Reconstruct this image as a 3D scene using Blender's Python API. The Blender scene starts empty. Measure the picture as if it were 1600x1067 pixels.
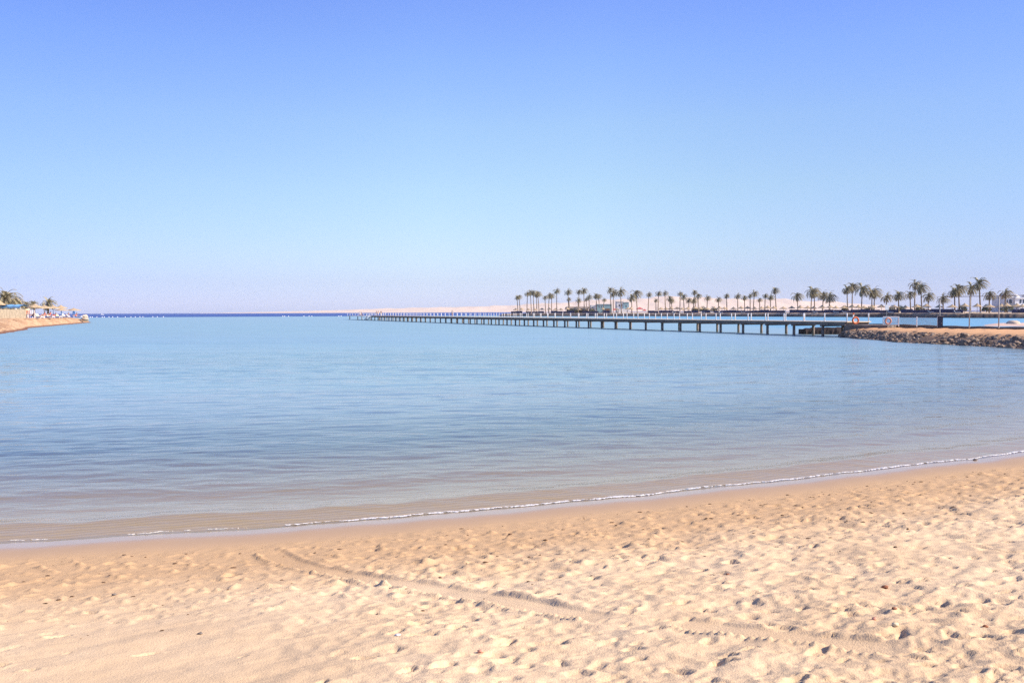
import bpy, math, random
import numpy as np
from mathutils import Vector, Matrix

R = math.radians
sc = bpy.context.scene
col = sc.collection

# ------------------------------------------------------------------ camera, sky, sun, exposure
FPX = 1256.0                                   # focal length in pixels of the 1600 px wide photograph
CAMZ = 3.0
HOR0, HSL = 486.9, -0.0040                     # horizon row at the picture's middle column, and its slope (the camera is rolled a little)
def hor(u): return HOR0 + HSL * (u - 800)
cam = bpy.data.cameras.new('camera')
cam.lens = FPX / 1600 * 36
cam.sensor_width = 36
cam.clip_start = 0.1
cam.clip_end = 60000
camo = bpy.data.objects.new('camera', cam); col.objects.link(camo)
PITCH = math.atan((533.5 - HOR0) / FPX)
camo.matrix_world = Matrix.Translation((0, 0, CAMZ)) @ Matrix.Rotation(R(90) - PITCH, 4, 'X') @ Matrix.Rotation(math.atan(HSL), 4, 'Z')
sc.camera = camo

SUN_EL, SUN_AZ = 34.0, 102.0                    # azimuth clockwise from the view direction: the sun stands to the right
w = bpy.data.worlds.new('World'); sc.world = w; w.use_nodes = True
nt = w.node_tree; nt.nodes.clear()
sky = nt.nodes.new('ShaderNodeTexSky'); sky.sky_type = 'NISHITA'; sky.sun_disc = False
sky.sun_elevation = R(SUN_EL); sky.sun_rotation = R(SUN_AZ)
sky.air_density = 1.0; sky.dust_density = 0.6; sky.ozone_density = 2.0; sky.altitude = 0
tc = nt.nodes.new('ShaderNodeTexCoord'); sx = nt.nodes.new('ShaderNodeSeparateXYZ')
rp = nt.nodes.new('ShaderNodeValToRGB')        # the sky's own tint from the hazy lavender horizon upwards
SKY_STOPS = [(0.0, (.545, .635, 1.14)), (.014, (.53, .612, 1.05)), (.037, (.515, .56, .85)), (.069, (.585, .615, .76)), (.147, (.69, .715, .74)), (.223, (.73, .765, .83)), (.294, (.68, .745, .97)), (.358, (.62, .685, 1.04)), (1.0, (.66, .70, 1.0))]
for i, (p, c) in enumerate(SKY_STOPS):
    e = rp.color_ramp.elements[i] if i < 2 else rp.color_ramp.elements.new(p)
    e.position = p; e.color = (*c, 1)
mx = nt.nodes.new('ShaderNodeMix'); mx.data_type = 'RGBA'; mx.blend_type = 'MULTIPLY'; mx.inputs[0].default_value = 1.0
bg = nt.nodes.new('ShaderNodeBackground'); bg.inputs[1].default_value = 0.13
wo = nt.nodes.new('ShaderNodeOutputWorld')
L = nt.links.new
L(tc.outputs['Generated'], sx.inputs[0]); L(sx.outputs['Z'], rp.inputs[0])
side = nt.nodes.new('ShaderNodeMath'); side.operation = 'ABSOLUTE'; L(sx.outputs['X'], side.inputs[0])
sr = nt.nodes.new('ShaderNodeValToRGB')        # lens vignette put into the sky tint: sides dimmed and bluer
for i, (p, c) in enumerate([(0.10, (1, 1, 1)), (.60, (.64, .68, .84))]):
    sr.color_ramp.elements[i].position = p; sr.color_ramp.elements[i].color = (*c, 1)
L(side.outputs[0], sr.inputs[0])
m2 = nt.nodes.new('ShaderNodeMix'); m2.data_type = 'RGBA'; m2.blend_type = 'MULTIPLY'; m2.inputs[0].default_value = 1.0
L(rp.outputs[0], m2.inputs[6]); L(sr.outputs[0], m2.inputs[7])
L(sky.outputs[0], mx.inputs[6]); L(m2.outputs[2], mx.inputs[7]); L(mx.outputs[2], bg.inputs[0]); L(bg.outputs[0], wo.inputs[0])

sl = bpy.data.lights.new('sun', 'SUN'); sl.energy = 4.3; sl.angle = R(0.6); sl.color = (1.0, 0.88, 0.74)
so = bpy.data.objects.new('sun', sl); col.objects.link(so)
sv = Vector((math.sin(R(SUN_AZ)) * math.cos(R(SUN_EL)), math.cos(R(SUN_AZ)) * math.cos(R(SUN_EL)), math.sin(R(SUN_EL))))
so.rotation_euler = sv.to_track_quat('Z', 'Y').to_euler()
so.location = sv * 100
vs = sc.view_settings
vs.view_transform = 'Standard'; vs.look = 'None'; vs.gamma = 1; vs.use_curve_mapping = False
vs.exposure = 1.0
sc.cycles.use_denoising = False
sc.cycles.max_bounces = 6; sc.cycles.transparent_max_bounces = 12

# ------------------------------------------------------------------ helpers
def PX(u, Y): return (u - 800) / FPX * Y                       # world x of photo column u at distance Y
def PZ(u, v, Y): return CAMZ - (v - hor(u)) / FPX * Y          # world z of photo point (u, v) at distance Y
def tag(o, label=None, cat=None, group=None, kind=None):
    if label: o['label'] = label
    if cat: o['category'] = cat
    if group: o['group'] = group
    if kind: o['kind'] = kind
    return o
def empty(name, loc, rz=0.0):
    o = bpy.data.objects.new(name, None); col.objects.link(o)
    o.location = loc; o.rotation_euler = (0, 0, rz); o.empty_display_size = .3
    return o
def copy_tree(o, parent=None):
    c = o.copy(); col.objects.link(c); c.parent = parent
    for ch in list(o.children): copy_tree(ch, c)
    return c
class MB:
    def __init__(s): s.v = []; s.f = []
    def add(s, vs, fs):
        n = len(s.v); s.v += [tuple(p) for p in vs]; s.f += [tuple(i + n for i in f) for f in fs]; return s
    def box(s, a, b, M=None):
        (x0, y0, z0), (x1, y1, z1) = a, b
        vs = [Vector(p) for p in ((x0,y0,z0),(x1,y0,z0),(x1,y1,z0),(x0,y1,z0),(x0,y0,z1),(x1,y0,z1),(x1,y1,z1),(x0,y1,z1))]
        if M is not None: vs = [M @ p for p in vs]
        return s.add(vs, [(3,2,1,0),(4,5,6,7),(0,1,5,4),(1,2,6,5),(2,3,7,6),(3,0,4,7)])
    def tube(s, pts, rad, n=8, caps=True):
        pts = [Vector(p) for p in pts]
        if not hasattr(rad, '__len__'): rad = [rad] * len(pts)
        rings = []
        for i, p in enumerate(pts):
            d = (pts[min(i + 1, len(pts) - 1)] - pts[max(i - 1, 0)]).normalized()
            a = d.cross(Vector((0, 1, 0.013)));
            if a.length < .1: a = d.cross(Vector((1, 0, 0)))
            a.normalize(); b = d.cross(a)
            rings.append([p + (a * math.cos(2*math.pi*k/n) + b * math.sin(2*math.pi*k/n)) * rad[i] for k in range(n)])
        vs = [q for r in rings for q in r]; fs = []
        for i in range(len(pts) - 1):
            for k in range(n):
                fs.append((i*n+k, i*n+(k+1) % n, (i+1)*n+(k+1) % n, (i+1)*n+k))
        if caps: fs += [tuple(range(n))[::-1], tuple((len(pts)-1)*n + k for k in range(n))]
        return s.add(vs, fs)
    def lathe(s, prof, n=16, c=(0,0,0), jit=0, rng=None):
        vs = []; fs = []
        for (r, z) in prof:
            for k in range(n):
                q = 1 + (rng.uniform(-jit, jit) if rng else 0)
                vs.append((c[0] + r*q*math.cos(2*math.pi*k/n), c[1] + r*q*math.sin(2*math.pi*k/n), c[2] + z))
        for i in range(len(prof) - 1):
            for k in range(n): fs.append((i*n+k, i*n+(k+1) % n, (i+1)*n+(k+1) % n, (i+1)*n+k))
        return s.add(vs, fs)
    def build(s, name, mat, parent=None, smooth=False, loc=None):
        me = bpy.data.meshes.new(name); me.from_pydata(s.v, [], s.f); me.update()
        if smooth: me.polygons.foreach_set('use_smooth', [True] * len(me.polygons))
        if mat: me.materials.append(mat)
        o = bpy.data.objects.new(name, me); col.objects.link(o)
        if parent: o.parent = parent
        if loc: o.location = loc
        return o
def grid_obj(name, X, Y, Z, mat, attrs=None, smooth=True):
    nr, nc = X.shape
    me = bpy.data.meshes.new(name)
    co = np.stack([X, Y, Z], -1).reshape(-1, 3).astype(np.float32)
    i = np.arange(nr - 1)[:, None] * nc + np.arange(nc - 1)[None, :]
    q = np.stack([i, i + 1, i + nc + 1, i + nc], -1).reshape(-1, 4)
    me.vertices.add(len(co)); me.vertices.foreach_set('co', co.ravel())
    me.loops.add(q.size); me.loops.foreach_set('vertex_index', q.ravel().astype(np.int32))
    me.polygons.add(len(q)); me.polygons.foreach_set('loop_start', np.arange(len(q), dtype=np.int32) * 4)
    me.update(calc_edges=True)
    if smooth: me.polygons.foreach_set('use_smooth', np.ones(len(q), bool))
    for k, a in (attrs or {}).items():
        at = me.attributes.new(k, 'FLOAT', 'POINT'); at.data.foreach_set('value', a.ravel().astype(np.float32))
    me.materials.append(mat); me.validate()
    o = bpy.data.objects.new(name, me); col.objects.link(o)
    return o
def _h(xi, yi, seed):
    h = (xi.astype(np.int64) * 374761393 + yi.astype(np.int64) * 668265263 + seed * 974634777) & 0xffffffff
    h = ((h ^ (h >> 13)) * 1274126177) & 0xffffffff
    h = ((h ^ (h >> 16)) * 2246822519) & 0xffffffff
    return ((h ^ (h >> 15)) & 0xffffff) / float(0xffffff)
def vn(x, y, seed=0):                                          # gradient noise, about -1 to 1
    x0 = np.floor(x); y0 = np.floor(y); fx = x - x0; fy = y - y0
    def g(ix, iy, dx, dy):
        a = _h(ix, iy, seed) * 2 * np.pi
        return np.cos(a) * dx + np.sin(a) * dy
    sx_ = fx*fx*fx*(fx*(fx*6-15)+10); sy_ = fy*fy*fy*(fy*(fy*6-15)+10)
    a = g(x0, y0, fx, fy); b = g(x0+1, y0, fx-1, fy); c = g(x0, y0+1, fx, fy-1); d = g(x0+1, y0+1, fx-1, fy-1)
    return 1.5 * ((a*(1-sx_)+b*sx_)*(1-sy_) + (c*(1-sx_)+d*sx_)*sy_)
def sst(a, b, x):
    t = np.clip((x - a) / (b - a), 0, 1); return t*t*(3-2*t)

class NT:                                                      # small node-tree writer
    def __init__(s, name):
        s.m = bpy.data.materials.new(name); s.m.use_nodes = True; s.t = s.m.node_tree; s.t.nodes.clear()
        s.out = s.t.nodes.new('ShaderNodeOutputMaterial')
    def n(s, ty, ins=None, **kw):
        d = s.t.nodes.new('ShaderNode' + ty)
        for k, v in kw.items(): setattr(d, k, v)
        for k, v in (ins or {}).items(): s.set(d.inputs[k], v)
        return d
    def set(s, sock, v):
        if hasattr(v, 'is_output') or isinstance(v, bpy.types.NodeSocket): s.t.links.new(v, sock)
        elif isinstance(v, tuple) and len(v) == 3 and sock.type == 'RGBA': sock.default_value = (*v, 1)
        else: sock.default_value = v
    def ramp(s, fac, stops):
        r = s.n('ValToRGB', {0: fac})
        for i, (p, c) in enumerate(stops):
            e = r.color_ramp.elements[i] if i < 2 else r.color_ramp.elements.new(p)
            e.position = p; e.color = (*c, 1) if isinstance(c, tuple) else (c, c, c, 1)
        return r.outputs[0]
    def mix(s, fac, a, b, mode='MIX'):
        d = s.n('Mix', data_type='RGBA', blend_type=mode); s.set(d.inputs[0], fac); s.set(d.inputs[6], a); s.set(d.inputs[7], b)
        return d.outputs[2]
    def math(s, op, a, b=0.0, clamp=False):
        d = s.n('Math', operation=op, use_clamp=clamp); s.set(d.inputs[0], a); s.set(d.inputs[1], b); return d.outputs[0]
    def mr(s, v, a, b, c=0.0, d=1.0, smooth=True):
        m = s.n('MapRange', {0: v, 1: a, 2: b, 3: c, 4: d}, interpolation_type='SMOOTHSTEP' if smooth else 'LINEAR'); return m.outputs[0]
    def noise(s, vec, scale, detail=3, rough=.55, out=0):
        d = s.n('TexNoise', {'Scale': scale, 'Detail': detail, 'Roughness': rough}); s.set(d.inputs['Vector'], vec); return d.outputs[out]
    def surf(s, sh): s.t.links.new(sh, s.out.inputs[0]); return s.m
def mat(name, c, rough=.8, var=.25, scale=3.0, bump=0.0, bscale=20.0, c2=None, metal=0.0, spec=.3):
    t = NT(name)
    pos = t.n('TexCoord').outputs['Object']
    nz = t.noise(pos, scale, 4, .6)
    f = t.mr(nz, .3, .7)
    c2 = c2 or tuple(x * (1 - var) for x in c)
    base = t.mix(f, c, c2)
    b = t.n('BsdfPrincipled', {'Base Color': base, 'Roughness': rough, 'Metallic': metal, 'Specular IOR Level': spec})
    if bump:
        bn = t.n('Bump', {'Strength': 1.0, 'Distance': bump, 'Height': t.noise(pos, bscale, 4, .6)})
        t.set(b.inputs['Normal'], bn.outputs[0])
    return t.surf(b.outputs[0])

M = {}
M['concrete'] = mat('concrete', (.38, .33, .28), .85, .3, 2.0)
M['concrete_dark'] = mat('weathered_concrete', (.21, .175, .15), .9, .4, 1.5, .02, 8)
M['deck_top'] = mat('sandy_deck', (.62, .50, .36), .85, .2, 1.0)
M['pile'] = mat('pile_wood', (.25, .205, .17), .85, .5, 2.5)
M['white'] = mat('white_paint', (.80, .78, .75), .5, .1, 2.0)
M['offwhite'] = mat('faded_white', (.66, .63, .58), .6, .2, 2.0)
M['steel'] = mat('galvanised_steel', (.36, .34, .31), .5, .2, 4.0)
M['trunk'] = mat('palm_trunk', (.28, .205, .135), .95, .45, 3.0)
M['leaf'] = mat('palm_leaf', (.20, .185, .09), .6, 0, .6, c2=(.32, .265, .16))
M['leaf_dark'] = mat('shrub_leaf', (.055, .075, .03), .7, 0, .9, c2=(.10, .115, .05))
M['thatch'] = mat('thatch', (.50, .37, .22), .95, .35, 4.0, .03, 15)
M['navy'] = mat('navy_canvas', (.034, .040, .105), .85, .45, .5)
M['blue_cloth'] = mat('sky_blue_canvas', (.16, .36, .60), .8, .2, 1.0)
M['blue_paint'] = mat('blue_paint', (.05, .22, .58), .5, .2, 1.0)
M['orange'] = mat('life_ring_orange', (.66, .16, .05), .6, .2, 3.0)
M['orange_pale'] = mat('faded_orange', (.70, .33, .22), .6, .2, 3.0)
M['wood'] = mat('brown_wood', (.22, .13, .075), .85, .4, 3.0)
M['turq'] = mat('turquoise_plaster', (.26, .42, .46), .9, .15, .5)
M['whitewash'] = mat('white_plaster', (.72, .72, .72), .9, .1, .5)
M['window'] = mat('dark_window', (.05, .065, .09), .2, .2, 1.0, spec=.5)
M['red'] = mat('red_canvas', (.55, .10, .10), .8, .2, 1.0)
M['skin'] = mat('skin', (.48, .27, .18), .6, .1, 3.0)
M['hair'] = mat('dark_hair', (.035, .025, .02), .7, .2, 8.0)
M['cloth_white'] = mat('white_cloth', (.78, .76, .74), .85, .08, 3.0)
M['cloth_red'] = mat('coral_cloth', (.62, .14, .10), .85, .15, 3.0)
M['cloth_dark'] = mat('dark_cloth', (.05, .035, .055), .85, .2, 3.0)
M['cloth_cream'] = mat('cream_cloth', (.72, .60, .38), .85, .1, 3.0)
M['slat'] = mat('reed_slats', (.44, .36, .25), .9, .3, 1.2)
M['red_board'] = mat('russet_board', (.42, .17, .09), .85, .25, 2.0)
M['bird'] = mat('bird_grey', (.08, .08, .09), .7, .2, 5.0)
M['pale_stone'] = mat('pale_stone', (.58, .48, .36), .9, .2, 1.2, .06, 4)
M['rust'] = mat('brown_stain', (.30, .12, .06), .8, .3, 3.0)

ORD = ['first','second','third','fourth','fifth','sixth','seventh','eighth','ninth','tenth','eleventh','twelfth','thirteenth','fourteenth','fifteenth','sixteenth','seventeenth','eighteenth','nineteenth','twentieth']
LM = [(779, 'the far beach tip'), (944, 'the turquoise house'), (1003, 'the red canopy'), (1177, None), (1336, 'the orange life ring'),
      (1386, 'the white sign board'), (1469, 'the dark blue cabinet'), (1514.6, 'the middle tall pole'), (1560.6, 'the right tall pole')]
LM = [l for l in LM if l[1]]
def rel_labels(us):
    """for every column: which one it is, counted from the nearest landmark on either side"""
    out = {}
    us = sorted(us)
    for i in range(len(LM)):
        a = LM[i][0]; b = LM[i + 1][0] if i + 1 < len(LM) else 9e9
        seg = [u for u in us if a <= u < b]
        for k, u in enumerate(seg):
            r = len(seg) - 1 - k
            if k <= r or i + 1 >= len(LM): out[u] = f'{ORD[k]} right of {LM[i][1]}'
            else: out[u] = f'{ORD[r]} left of {LM[i + 1][1]}'
    return out

# ------------------------------------------------------------------ the beach: one sheet, dry sand down to the seabed
xs_d = np.arange(-120, 60.01, .1)
sh = np.interp(xs_d, [-120, -60, -30, -15, -6.63, -3.5, 0, 4.42, 10.67, 20, 30, 60], [7.4, 7.8, 8.4, 9.2, 10.4, 11.05, 12.15, 13.9, 16.7, 22.0, 30, 60])
ker = np.hanning(41); ker /= ker.sum()
sh = np.convolve(np.pad(sh, 20, 'edge'), ker, 'valid')
sh += .07 * vn(xs_d * .7, xs_d * 0, 5) + .035 * vn(xs_d * 2.1, xs_d * 0, 6)
dsh = np.gradient(np.convolve(np.pad(sh, 40, 'edge'), np.ones(81) / 81, 'valid'), .1)
def shore(x): return np.interp(x, xs_d, sh)
def sdist(x, y): return (shore(x) - y) / np.sqrt(1 + np.interp(x, xs_d, dsh)**2)
def base_h(s):
    land = .078 * s + .060 * np.log1p(np.exp((s - 2.6) * 2.0)) / 2.0
    land = np.where(s > 13, .078*13 + .06*10.4 + (s-13)*.03, land)
    seab = -.072 * np.minimum(-s, 22) - .008 * np.clip(-s - 22, 0, 60)
    return np.where(s > 0, land, seab)

rng = np.random.default_rng(11)
ya = [-40, -25, -15, -9, -5, -2, 0, 1.2, 2.2, 3.0]
y = 3.3
while y < 18.5: ya.append(y); y += .0029 * y
while y < 140: ya.append(y); y *= 1.04
ya = np.array(ya)
ac = np.arange(-1.10, 1.1001, .0030)
ext = 1.10 + np.cumsum(.02 * 1.35 ** np.arange(14))
aa = np.concatenate([-ext[::-1], ac, ext])
GY, GA = np.meshgrid(ya, aa, indexing='ij')
W = np.maximum(GY + 1.0, 4.0)
GX = GA * W
S = sdist(GX, GY)
Z = base_h(S)
dry = sst(1.1, 3.4, S)
left_smooth = 1 - .75 * sst(-.4, -2.6, GX + .35 * (GY - 6)) * sst(10.5, 8.0, GY)
wild = dry * left_smooth
fine = (np.abs(GA) < 1.13) & (GY > 3) & (GY < 19)
def und(x, y):
    xr = x * .92 + y * .38; yr = -x * .38 + y * .92
    return (.030 * vn(x*.75, y*.9, 1) + .030 * (np.abs(vn(xr*.95, yr*1.9, 2)) - .3) + .013 * vn(xr*2.1, yr*3.6, 3))
Z += np.where(fine, dry * (.55 + .45 * left_smooth) * und(GX, GY), 0)
# churned lumps
Z += np.where(fine, wild * (.018 * (np.abs(vn(GX*3.1, GY*3.6, 21)) - .3) + .009 * vn(GX*7, GY*8, 22) + .0045 * vn(GX*15, GY*17, 23)), 0)
wxx = GX + .10*vn(GX*2.3, GY*2.6, 24); wyy = GY + .10*vn(GX*2.1, GY*2.4, 25)
rid1 = (1 - np.clip(np.abs(vn(wxx*2.6 + wyy*.9, wyy*3.6, 26)), 0, 1))**5; rid2 = (1 - np.clip(np.abs(vn(wxx*5.6 - wyy*1.5, wyy*7.0, 27)), 0, 1))**5
pat = sst(-.35, .45, vn(GX*.55, GY*.7, 28))
Z += np.where(fine, wild * (.015*rid1 + .013*rid2 + .006*(1 - np.clip(np.abs(vn(wxx*12 + wyy*3, wyy*14, 29)), 0, 1))**4) * (.35 + .65*pat), 0)
# crumbled damp belt above the swash
n1 = vn(GX*9, GY*11, 31); n2 = vn(GX*4.2, GY*5, 32); n3 = vn(GX*19, GY*20, 33)
belt = sst(.95, 1.7, S + .25*vn(GX*.8, GY*.8, 34)) * (1 - sst(3.6, 6.0, S + .8*vn(GX*.5, GY*.6, 35)))
Z += np.where(fine, belt * (.050 * np.clip(n1*.7 + n2*.5 - .18, 0, 1) + .022 * np.clip(n3*.8 + n2*.4 - .15, 0, 1)), 0)
Z += np.where(fine, (1 - dry) * sst(.9, 1.3, S) * .006 * vn(GX*6, GY*7, 36), 0)

def dent(x, y, ang, a, b, d, rim=.35, toe=0.0):
    r0 = np.searchsorted(ya, y - 2*a - .03); r1 = np.searchsorted(ya, y + 2*a + .03)
    wv = max(y + 1, 4.0)
    c0 = np.searchsorted(aa, (x - 2.4*a - .03) / wv - .02); c1 = np.searchsorted(aa, (x + 2.4*a + .03) / wv + .02)
    if r1 - r0 < 2 or c1 - c0 < 2: return
    dx = GX[r0:r1, c0:c1] - x; dy = GY[r0:r1, c0:c1] - y
    p = dx*math.cos(ang) + dy*math.sin(ang); q = -dx*math.sin(ang) + dy*math.cos(ang)
    bb = b * (1 + .25 * np.clip(p / a, -1, 1))
    r = np.sqrt((p/a)**2 + (q/bb)**2)
    k_ = .55 / a
    r = r * (1 + .30 * vn(dx*k_*3 + x*7, dy*k_*3 + y*7, 50) + .16 * vn(dx*k_*8 + x*7, dy*k_*8 + y*7, 53))
    d = d * .70
    hole = -d * (1 - sst(.66, 1.0, r)) * (1 + toe * np.clip(p / a, -1, 1))
    lip = d * rim * .6 * np.exp(-((r - 1.22) / .22)**2)
    Z[r0:r1, c0:c1] += hole + lip
prng = random.Random(5)
# walkers' lines of prints along and across the beach
for k in range(46):
    x = prng.uniform(-8, 12); s_ = 2.2 + 9.0 * prng.random() ** 1.1
    yy = float(shore(x)) - s_
    if k % 3 == 0: ang = prng.uniform(0, 6.28)
    else: ang = prng.choice([0, math.pi]) + .36 + prng.uniform(-.35, .35)
    dp = prng.uniform(.012, .036); fresh = prng.uniform(.7, 1.15)
    side = 1
    for st in range(prng.randint(5, 17)):
        x += .62 * math.cos(ang); yy += .62 * math.sin(ang); ang += prng.uniform(-.1, .1); side = -side
        if not (3.4 < yy < 18): continue
        ss = float(sdist(np.array([x]), np.array([yy]))[0])
        if ss < 1.9: continue
        keep = 1.0 if x > -1.2 - .3 * (yy - 6) else .10
        if prng.random() > keep: continue
        px = x - side * .1 * math.sin(ang); py = yy + side * .1 * math.cos(ang)
        dent(px, py, ang + prng.uniform(-.2, .2), .135 * prng.uniform(.85, 1.15), .052 * prng.uniform(.85, 1.35), dp * prng.uniform(.6, 1.2), .35 * fresh, prng.uniform(-.4, .5))
# loose pocks, heel marks and collapsed prints
for k in range(7200):
    yy = 3.6 + 12.5 * prng.random() ** 1.25
    x = prng.uniform(-1.03, 1.03) * (yy + 1)
    ss = float(sdist(np.array([x]), np.array([yy]))[0])
    if ss < 1.6: continue
    keep = 1.0 if x > -1.0 - .3 * (yy - 6) else .09
    if prng.random() > keep: continue
    a = .022 + .075 * prng.random()**2.2; dent(x, yy, prng.uniform(-.5, 1.2), a, a * prng.uniform(.35, .8), a * prng.uniform(.16, .50), prng.uniform(.15, .6), prng.uniform(-.7, .7))

def px_ground(u, v):                                           # where the photo's pixel falls on the sand
    lo, hi = 2.5, 40.0
    for _ in range(40):
        Y = .5 * (lo + hi); x = PX(u, Y)
        zr = PZ(u, v, Y); zg = float(base_h(sdist(np.array([x]), np.array([Y])))[0])
        if zr > zg: lo = Y
        else: hi = Y
    return PX(u, lo), lo
# the tyre track, in two stretches, pressed smooth with crumbling edges
def track(pix, fade0, fade1):
    pts = np.array([px_ground(*p) for p in pix])
    t = np.linspace(0, 1, 90); k = np.linspace(0, 1, len(pts))
    PXs = np.interp(t, k, pts[:, 0]); PYs = np.interp(t, k, pts[:, 1])
    kk = np.hanning(11); kk /= kk.sum()
    PXs = np.convolve(np.pad(PXs, 5, 'edge'), kk, 'valid'); PYs = np.convolve(np.pad(PYs, 5, 'edge'), kk, 'valid')
    r0 = np.searchsorted(ya, PYs.min() - .5); r1 = np.searchsorted(ya, PYs.max() + .5)
    x = GX[r0:r1]; yv = GY[r0:r1]
    best = np.full(x.shape, 9.0); bt = np.zeros(x.shape); bs = np.zeros(x.shape)
    for i in range(89):
        ax, ay = PXs[i], PYs[i]; bx, by = PXs[i+1]-ax, PYs[i+1]-ay; l2 = bx*bx + by*by + 1e-9
        q = np.clip(((x-ax)*bx + (yv-ay)*by) / l2, 0, 1)
        dx = x - ax - q*bx; dy = yv - ay - q*by; d = np.hypot(dx, dy)
        m = d < best
        best = np.where(m, d, best); bt = np.where(m, (i + q) / 89, bt); bs = np.where(m, np.sign(bx*dy - by*dx), bs)
    fade = sst(0, fade0, bt) * (1 - sst(1 - fade1, 1, bt))
    d = best + .012 * vn(x*5, yv*5, 61)
    inside = (1 - sst(.11, .18, d)) * fade
    smoothz = base_h(sdist(x, yv)) + .55 * und(x, yv) * sst(1.1, 3.4, S[r0:r1])
    lug = .5 + .5 * np.sin(bt * np.hypot(PXs[-1]-PXs[0], PYs[-1]-PYs[0]) / .055 * 2 * np.pi)
    zz = Z[r0:r1]
    zz = zz * (1 - inside) + inside * (smoothz - .011 + .004 * np.cos(d / .05 * 6.28))
    rim = np.exp(-((d - .185) / .028)**2) * fade
    zz = zz + rim * (.009 + .020 * lug * (bs < 0) + .018 * np.clip(vn(x*14, yv*14, 62), 0, 1))
    Z[r0:r1] = zz
track([(417,864),(426,872),(447,882),(472,891),(534,903),(594,912),(666,923),(740,936),(814,948),(886,962),(975,978)], .05, .06)
track([(1055,977),(1100,984),(1160,992),(1240,1001),(1310,1010),(1400,1020),(1480,1031)], .05, .3)

t = NT('beach_sand')
pos = t.n('TexCoord').outputs['Object']
s_at = t.n('Attribute', attribute_name='shore').outputs['Fac']
ragged = t.math('ADD', s_at, t.math('MULTIPLY', t.math('SUBTRACT', t.noise(pos, .9, 4, .6), .5), 1.6))
ragged_s = t.math('ADD', s_at, t.math('MULTIPLY', t.math('SUBTRACT', t.noise(pos, .7, 3, .5), .5), .35))
big = t.noise(pos, .6, 4, .6); grain = t.noise(pos, 260, 2, .6); spk = t.noise(pos, 55, 3, .7)
drycol = t.mix(t.mr(big, .35, .65), (.71, .53, .328), (.63, .455, .27))
drycol = t.mix(t.mr(grain, .3, .7), drycol, t.mix(.3, drycol, (.45, .30, .17)), 'MIX')
drycol = t.mix(t.mr(spk, .66, .76, 0, .45), drycol, (.22, .13, .08))
damp = (.51, .335, .180)
wet = (.40, .275, .175)
c = t.mix(t.mr(ragged, 2.2, 4.6), t.mix(t.mr(spk, .60, .74, 0, .5), damp, (.20, .12, .07)), drycol)
c = t.mix(t.mr(ragged_s, .55, 1.35), wet, c)
ripm = t.n('TexWave', {'Vector': t.n('Mapping', {'Vector': pos, 'Rotation': (0, 0, -.36)}).outputs[0], 'Scale': 1.5, 'Distortion': 5.0, 'Detail': 2.0, 'Detail Scale': 1.2}, bands_direction='Y').outputs['Fac']
bed = t.mix(ripm, (.55, .37, .225), (.45, .30, .175))
c = t.mix(t.mr(s_at, -.25, .05), bed, c)
wetf = t.mr(ragged_s, .28, 1.15)
rough = t.math('ADD', t.math('MULTIPLY', wetf, .68), .24)
rough2 = t.math('MAXIMUM', t.mr(ragged_s, .20, .66, .18, .85), t.mr(s_at, -.12, -.02, .95, .1))
bs = t.n('BsdfPrincipled', {'Base Color': c, 'Roughness': rough2})
t.set(bs.inputs['Specular IOR Level'], t.math('MULTIPLY', t.mr(ragged_s, .2, .7, .5, .08), t.mr(s_at, -.10, .0)))
bh = t.math('ADD', t.math('MULTIPLY', grain, .35), t.noise(pos, 70, 3, .6))
bh = t.math('MULTIPLY', bh, t.mr(s_at, .5, 1.5, .02, 1))
bn = t.n('Bump', {'Strength': .9, 'Distance': .006, 'Height': bh}); t.set(bs.inputs['Normal'], bn.outputs[0])
SAND = t.surf(bs.outputs[0])
beach = grid_obj('beach', GX, GY, Z, SAND, {'shore': S}); tag(beach, kind='structure')
def ground_z(x, y):
    r = min(max(int(np.searchsorted(ya, y)) - 1, 0), len(ya) - 2); f = (y - ya[r]) / (ya[r+1] - ya[r])
    a = x / max(y + 1, 4.0); c = min(max(int(np.searchsorted(aa, a)) - 1, 0), len(aa) - 2); g = (a - aa[c]) / (aa[c+1] - aa[c])
    return float((Z[r, c]*(1-g) + Z[r, c+1]*g)*(1-f) + (Z[r+1, c]*(1-g) + Z[r+1, c+1]*g)*f)

# ------------------------------------------------------------------ the sea
yb = []; y = 7.5
while y < 60: yb.append(y); y += .0028 * y
while y < 700: yb.append(y); y *= 1.011
while y < 9000: yb.append(y); y *= 1.05
yb = np.array(yb)
ab = np.concatenate([-np.array([1.6, 1.4, 1.2, 1.0]), np.arange(-.86, .8601, .0055), np.array([1.0, 1.2, 1.4, 1.6])])
WY, WA = np.meshgrid(yb, ab, indexing='ij'); WX = WA * (WY + 1.0)
WS = sdist(WX, WY)
sp = .0031 * WY
def wave(x, y):
    xr = x + .22*y*0; yr = y - .20 * x
    h = np.zeros_like(x)
    wx = x + .6*vn(x*.12, y*.12, 70); wy = yr + 1.2*vn(x*.07, y*.1, 71)
    for lam, asp, amp, sd in ((4.6, 3.0, .010, 6), (2.4, 3.0, .008, 1), (1.3, 2.6, .0095, 2), (.70, 2.4, .0105, 3), (.40, 2.3, .0095, 4), (.24, 2.2, .0068, 5), (.15, 2.1, .0040, 7)):
        k = sst(1.6, 4.0, lam / sp)
        n = vn(wx / (lam*asp) + sd*17.3, wy / lam + sd*5.1, 80 + sd)
        n = n - .25*np.abs(n)
        h += amp * k * n * (1 + (1.5 if lam > .6 else .3) * sst(18, 45, y))
    return h
calm = sst(0, 3.0, -WS) * .9 + .1
WZ = wave(WX, WY) * calm
al = vn(WX*.35, WX*0 + 3.3, 90)
crest = .74 + .22*vn(WX*.45, WX*0, 91) + .10*vn(WX*1.7, WX*0, 94); amp_ = .068 + .022*al
WZ = WZ * (.35 + .65*sst(.9, 2.2, -WS))
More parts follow.
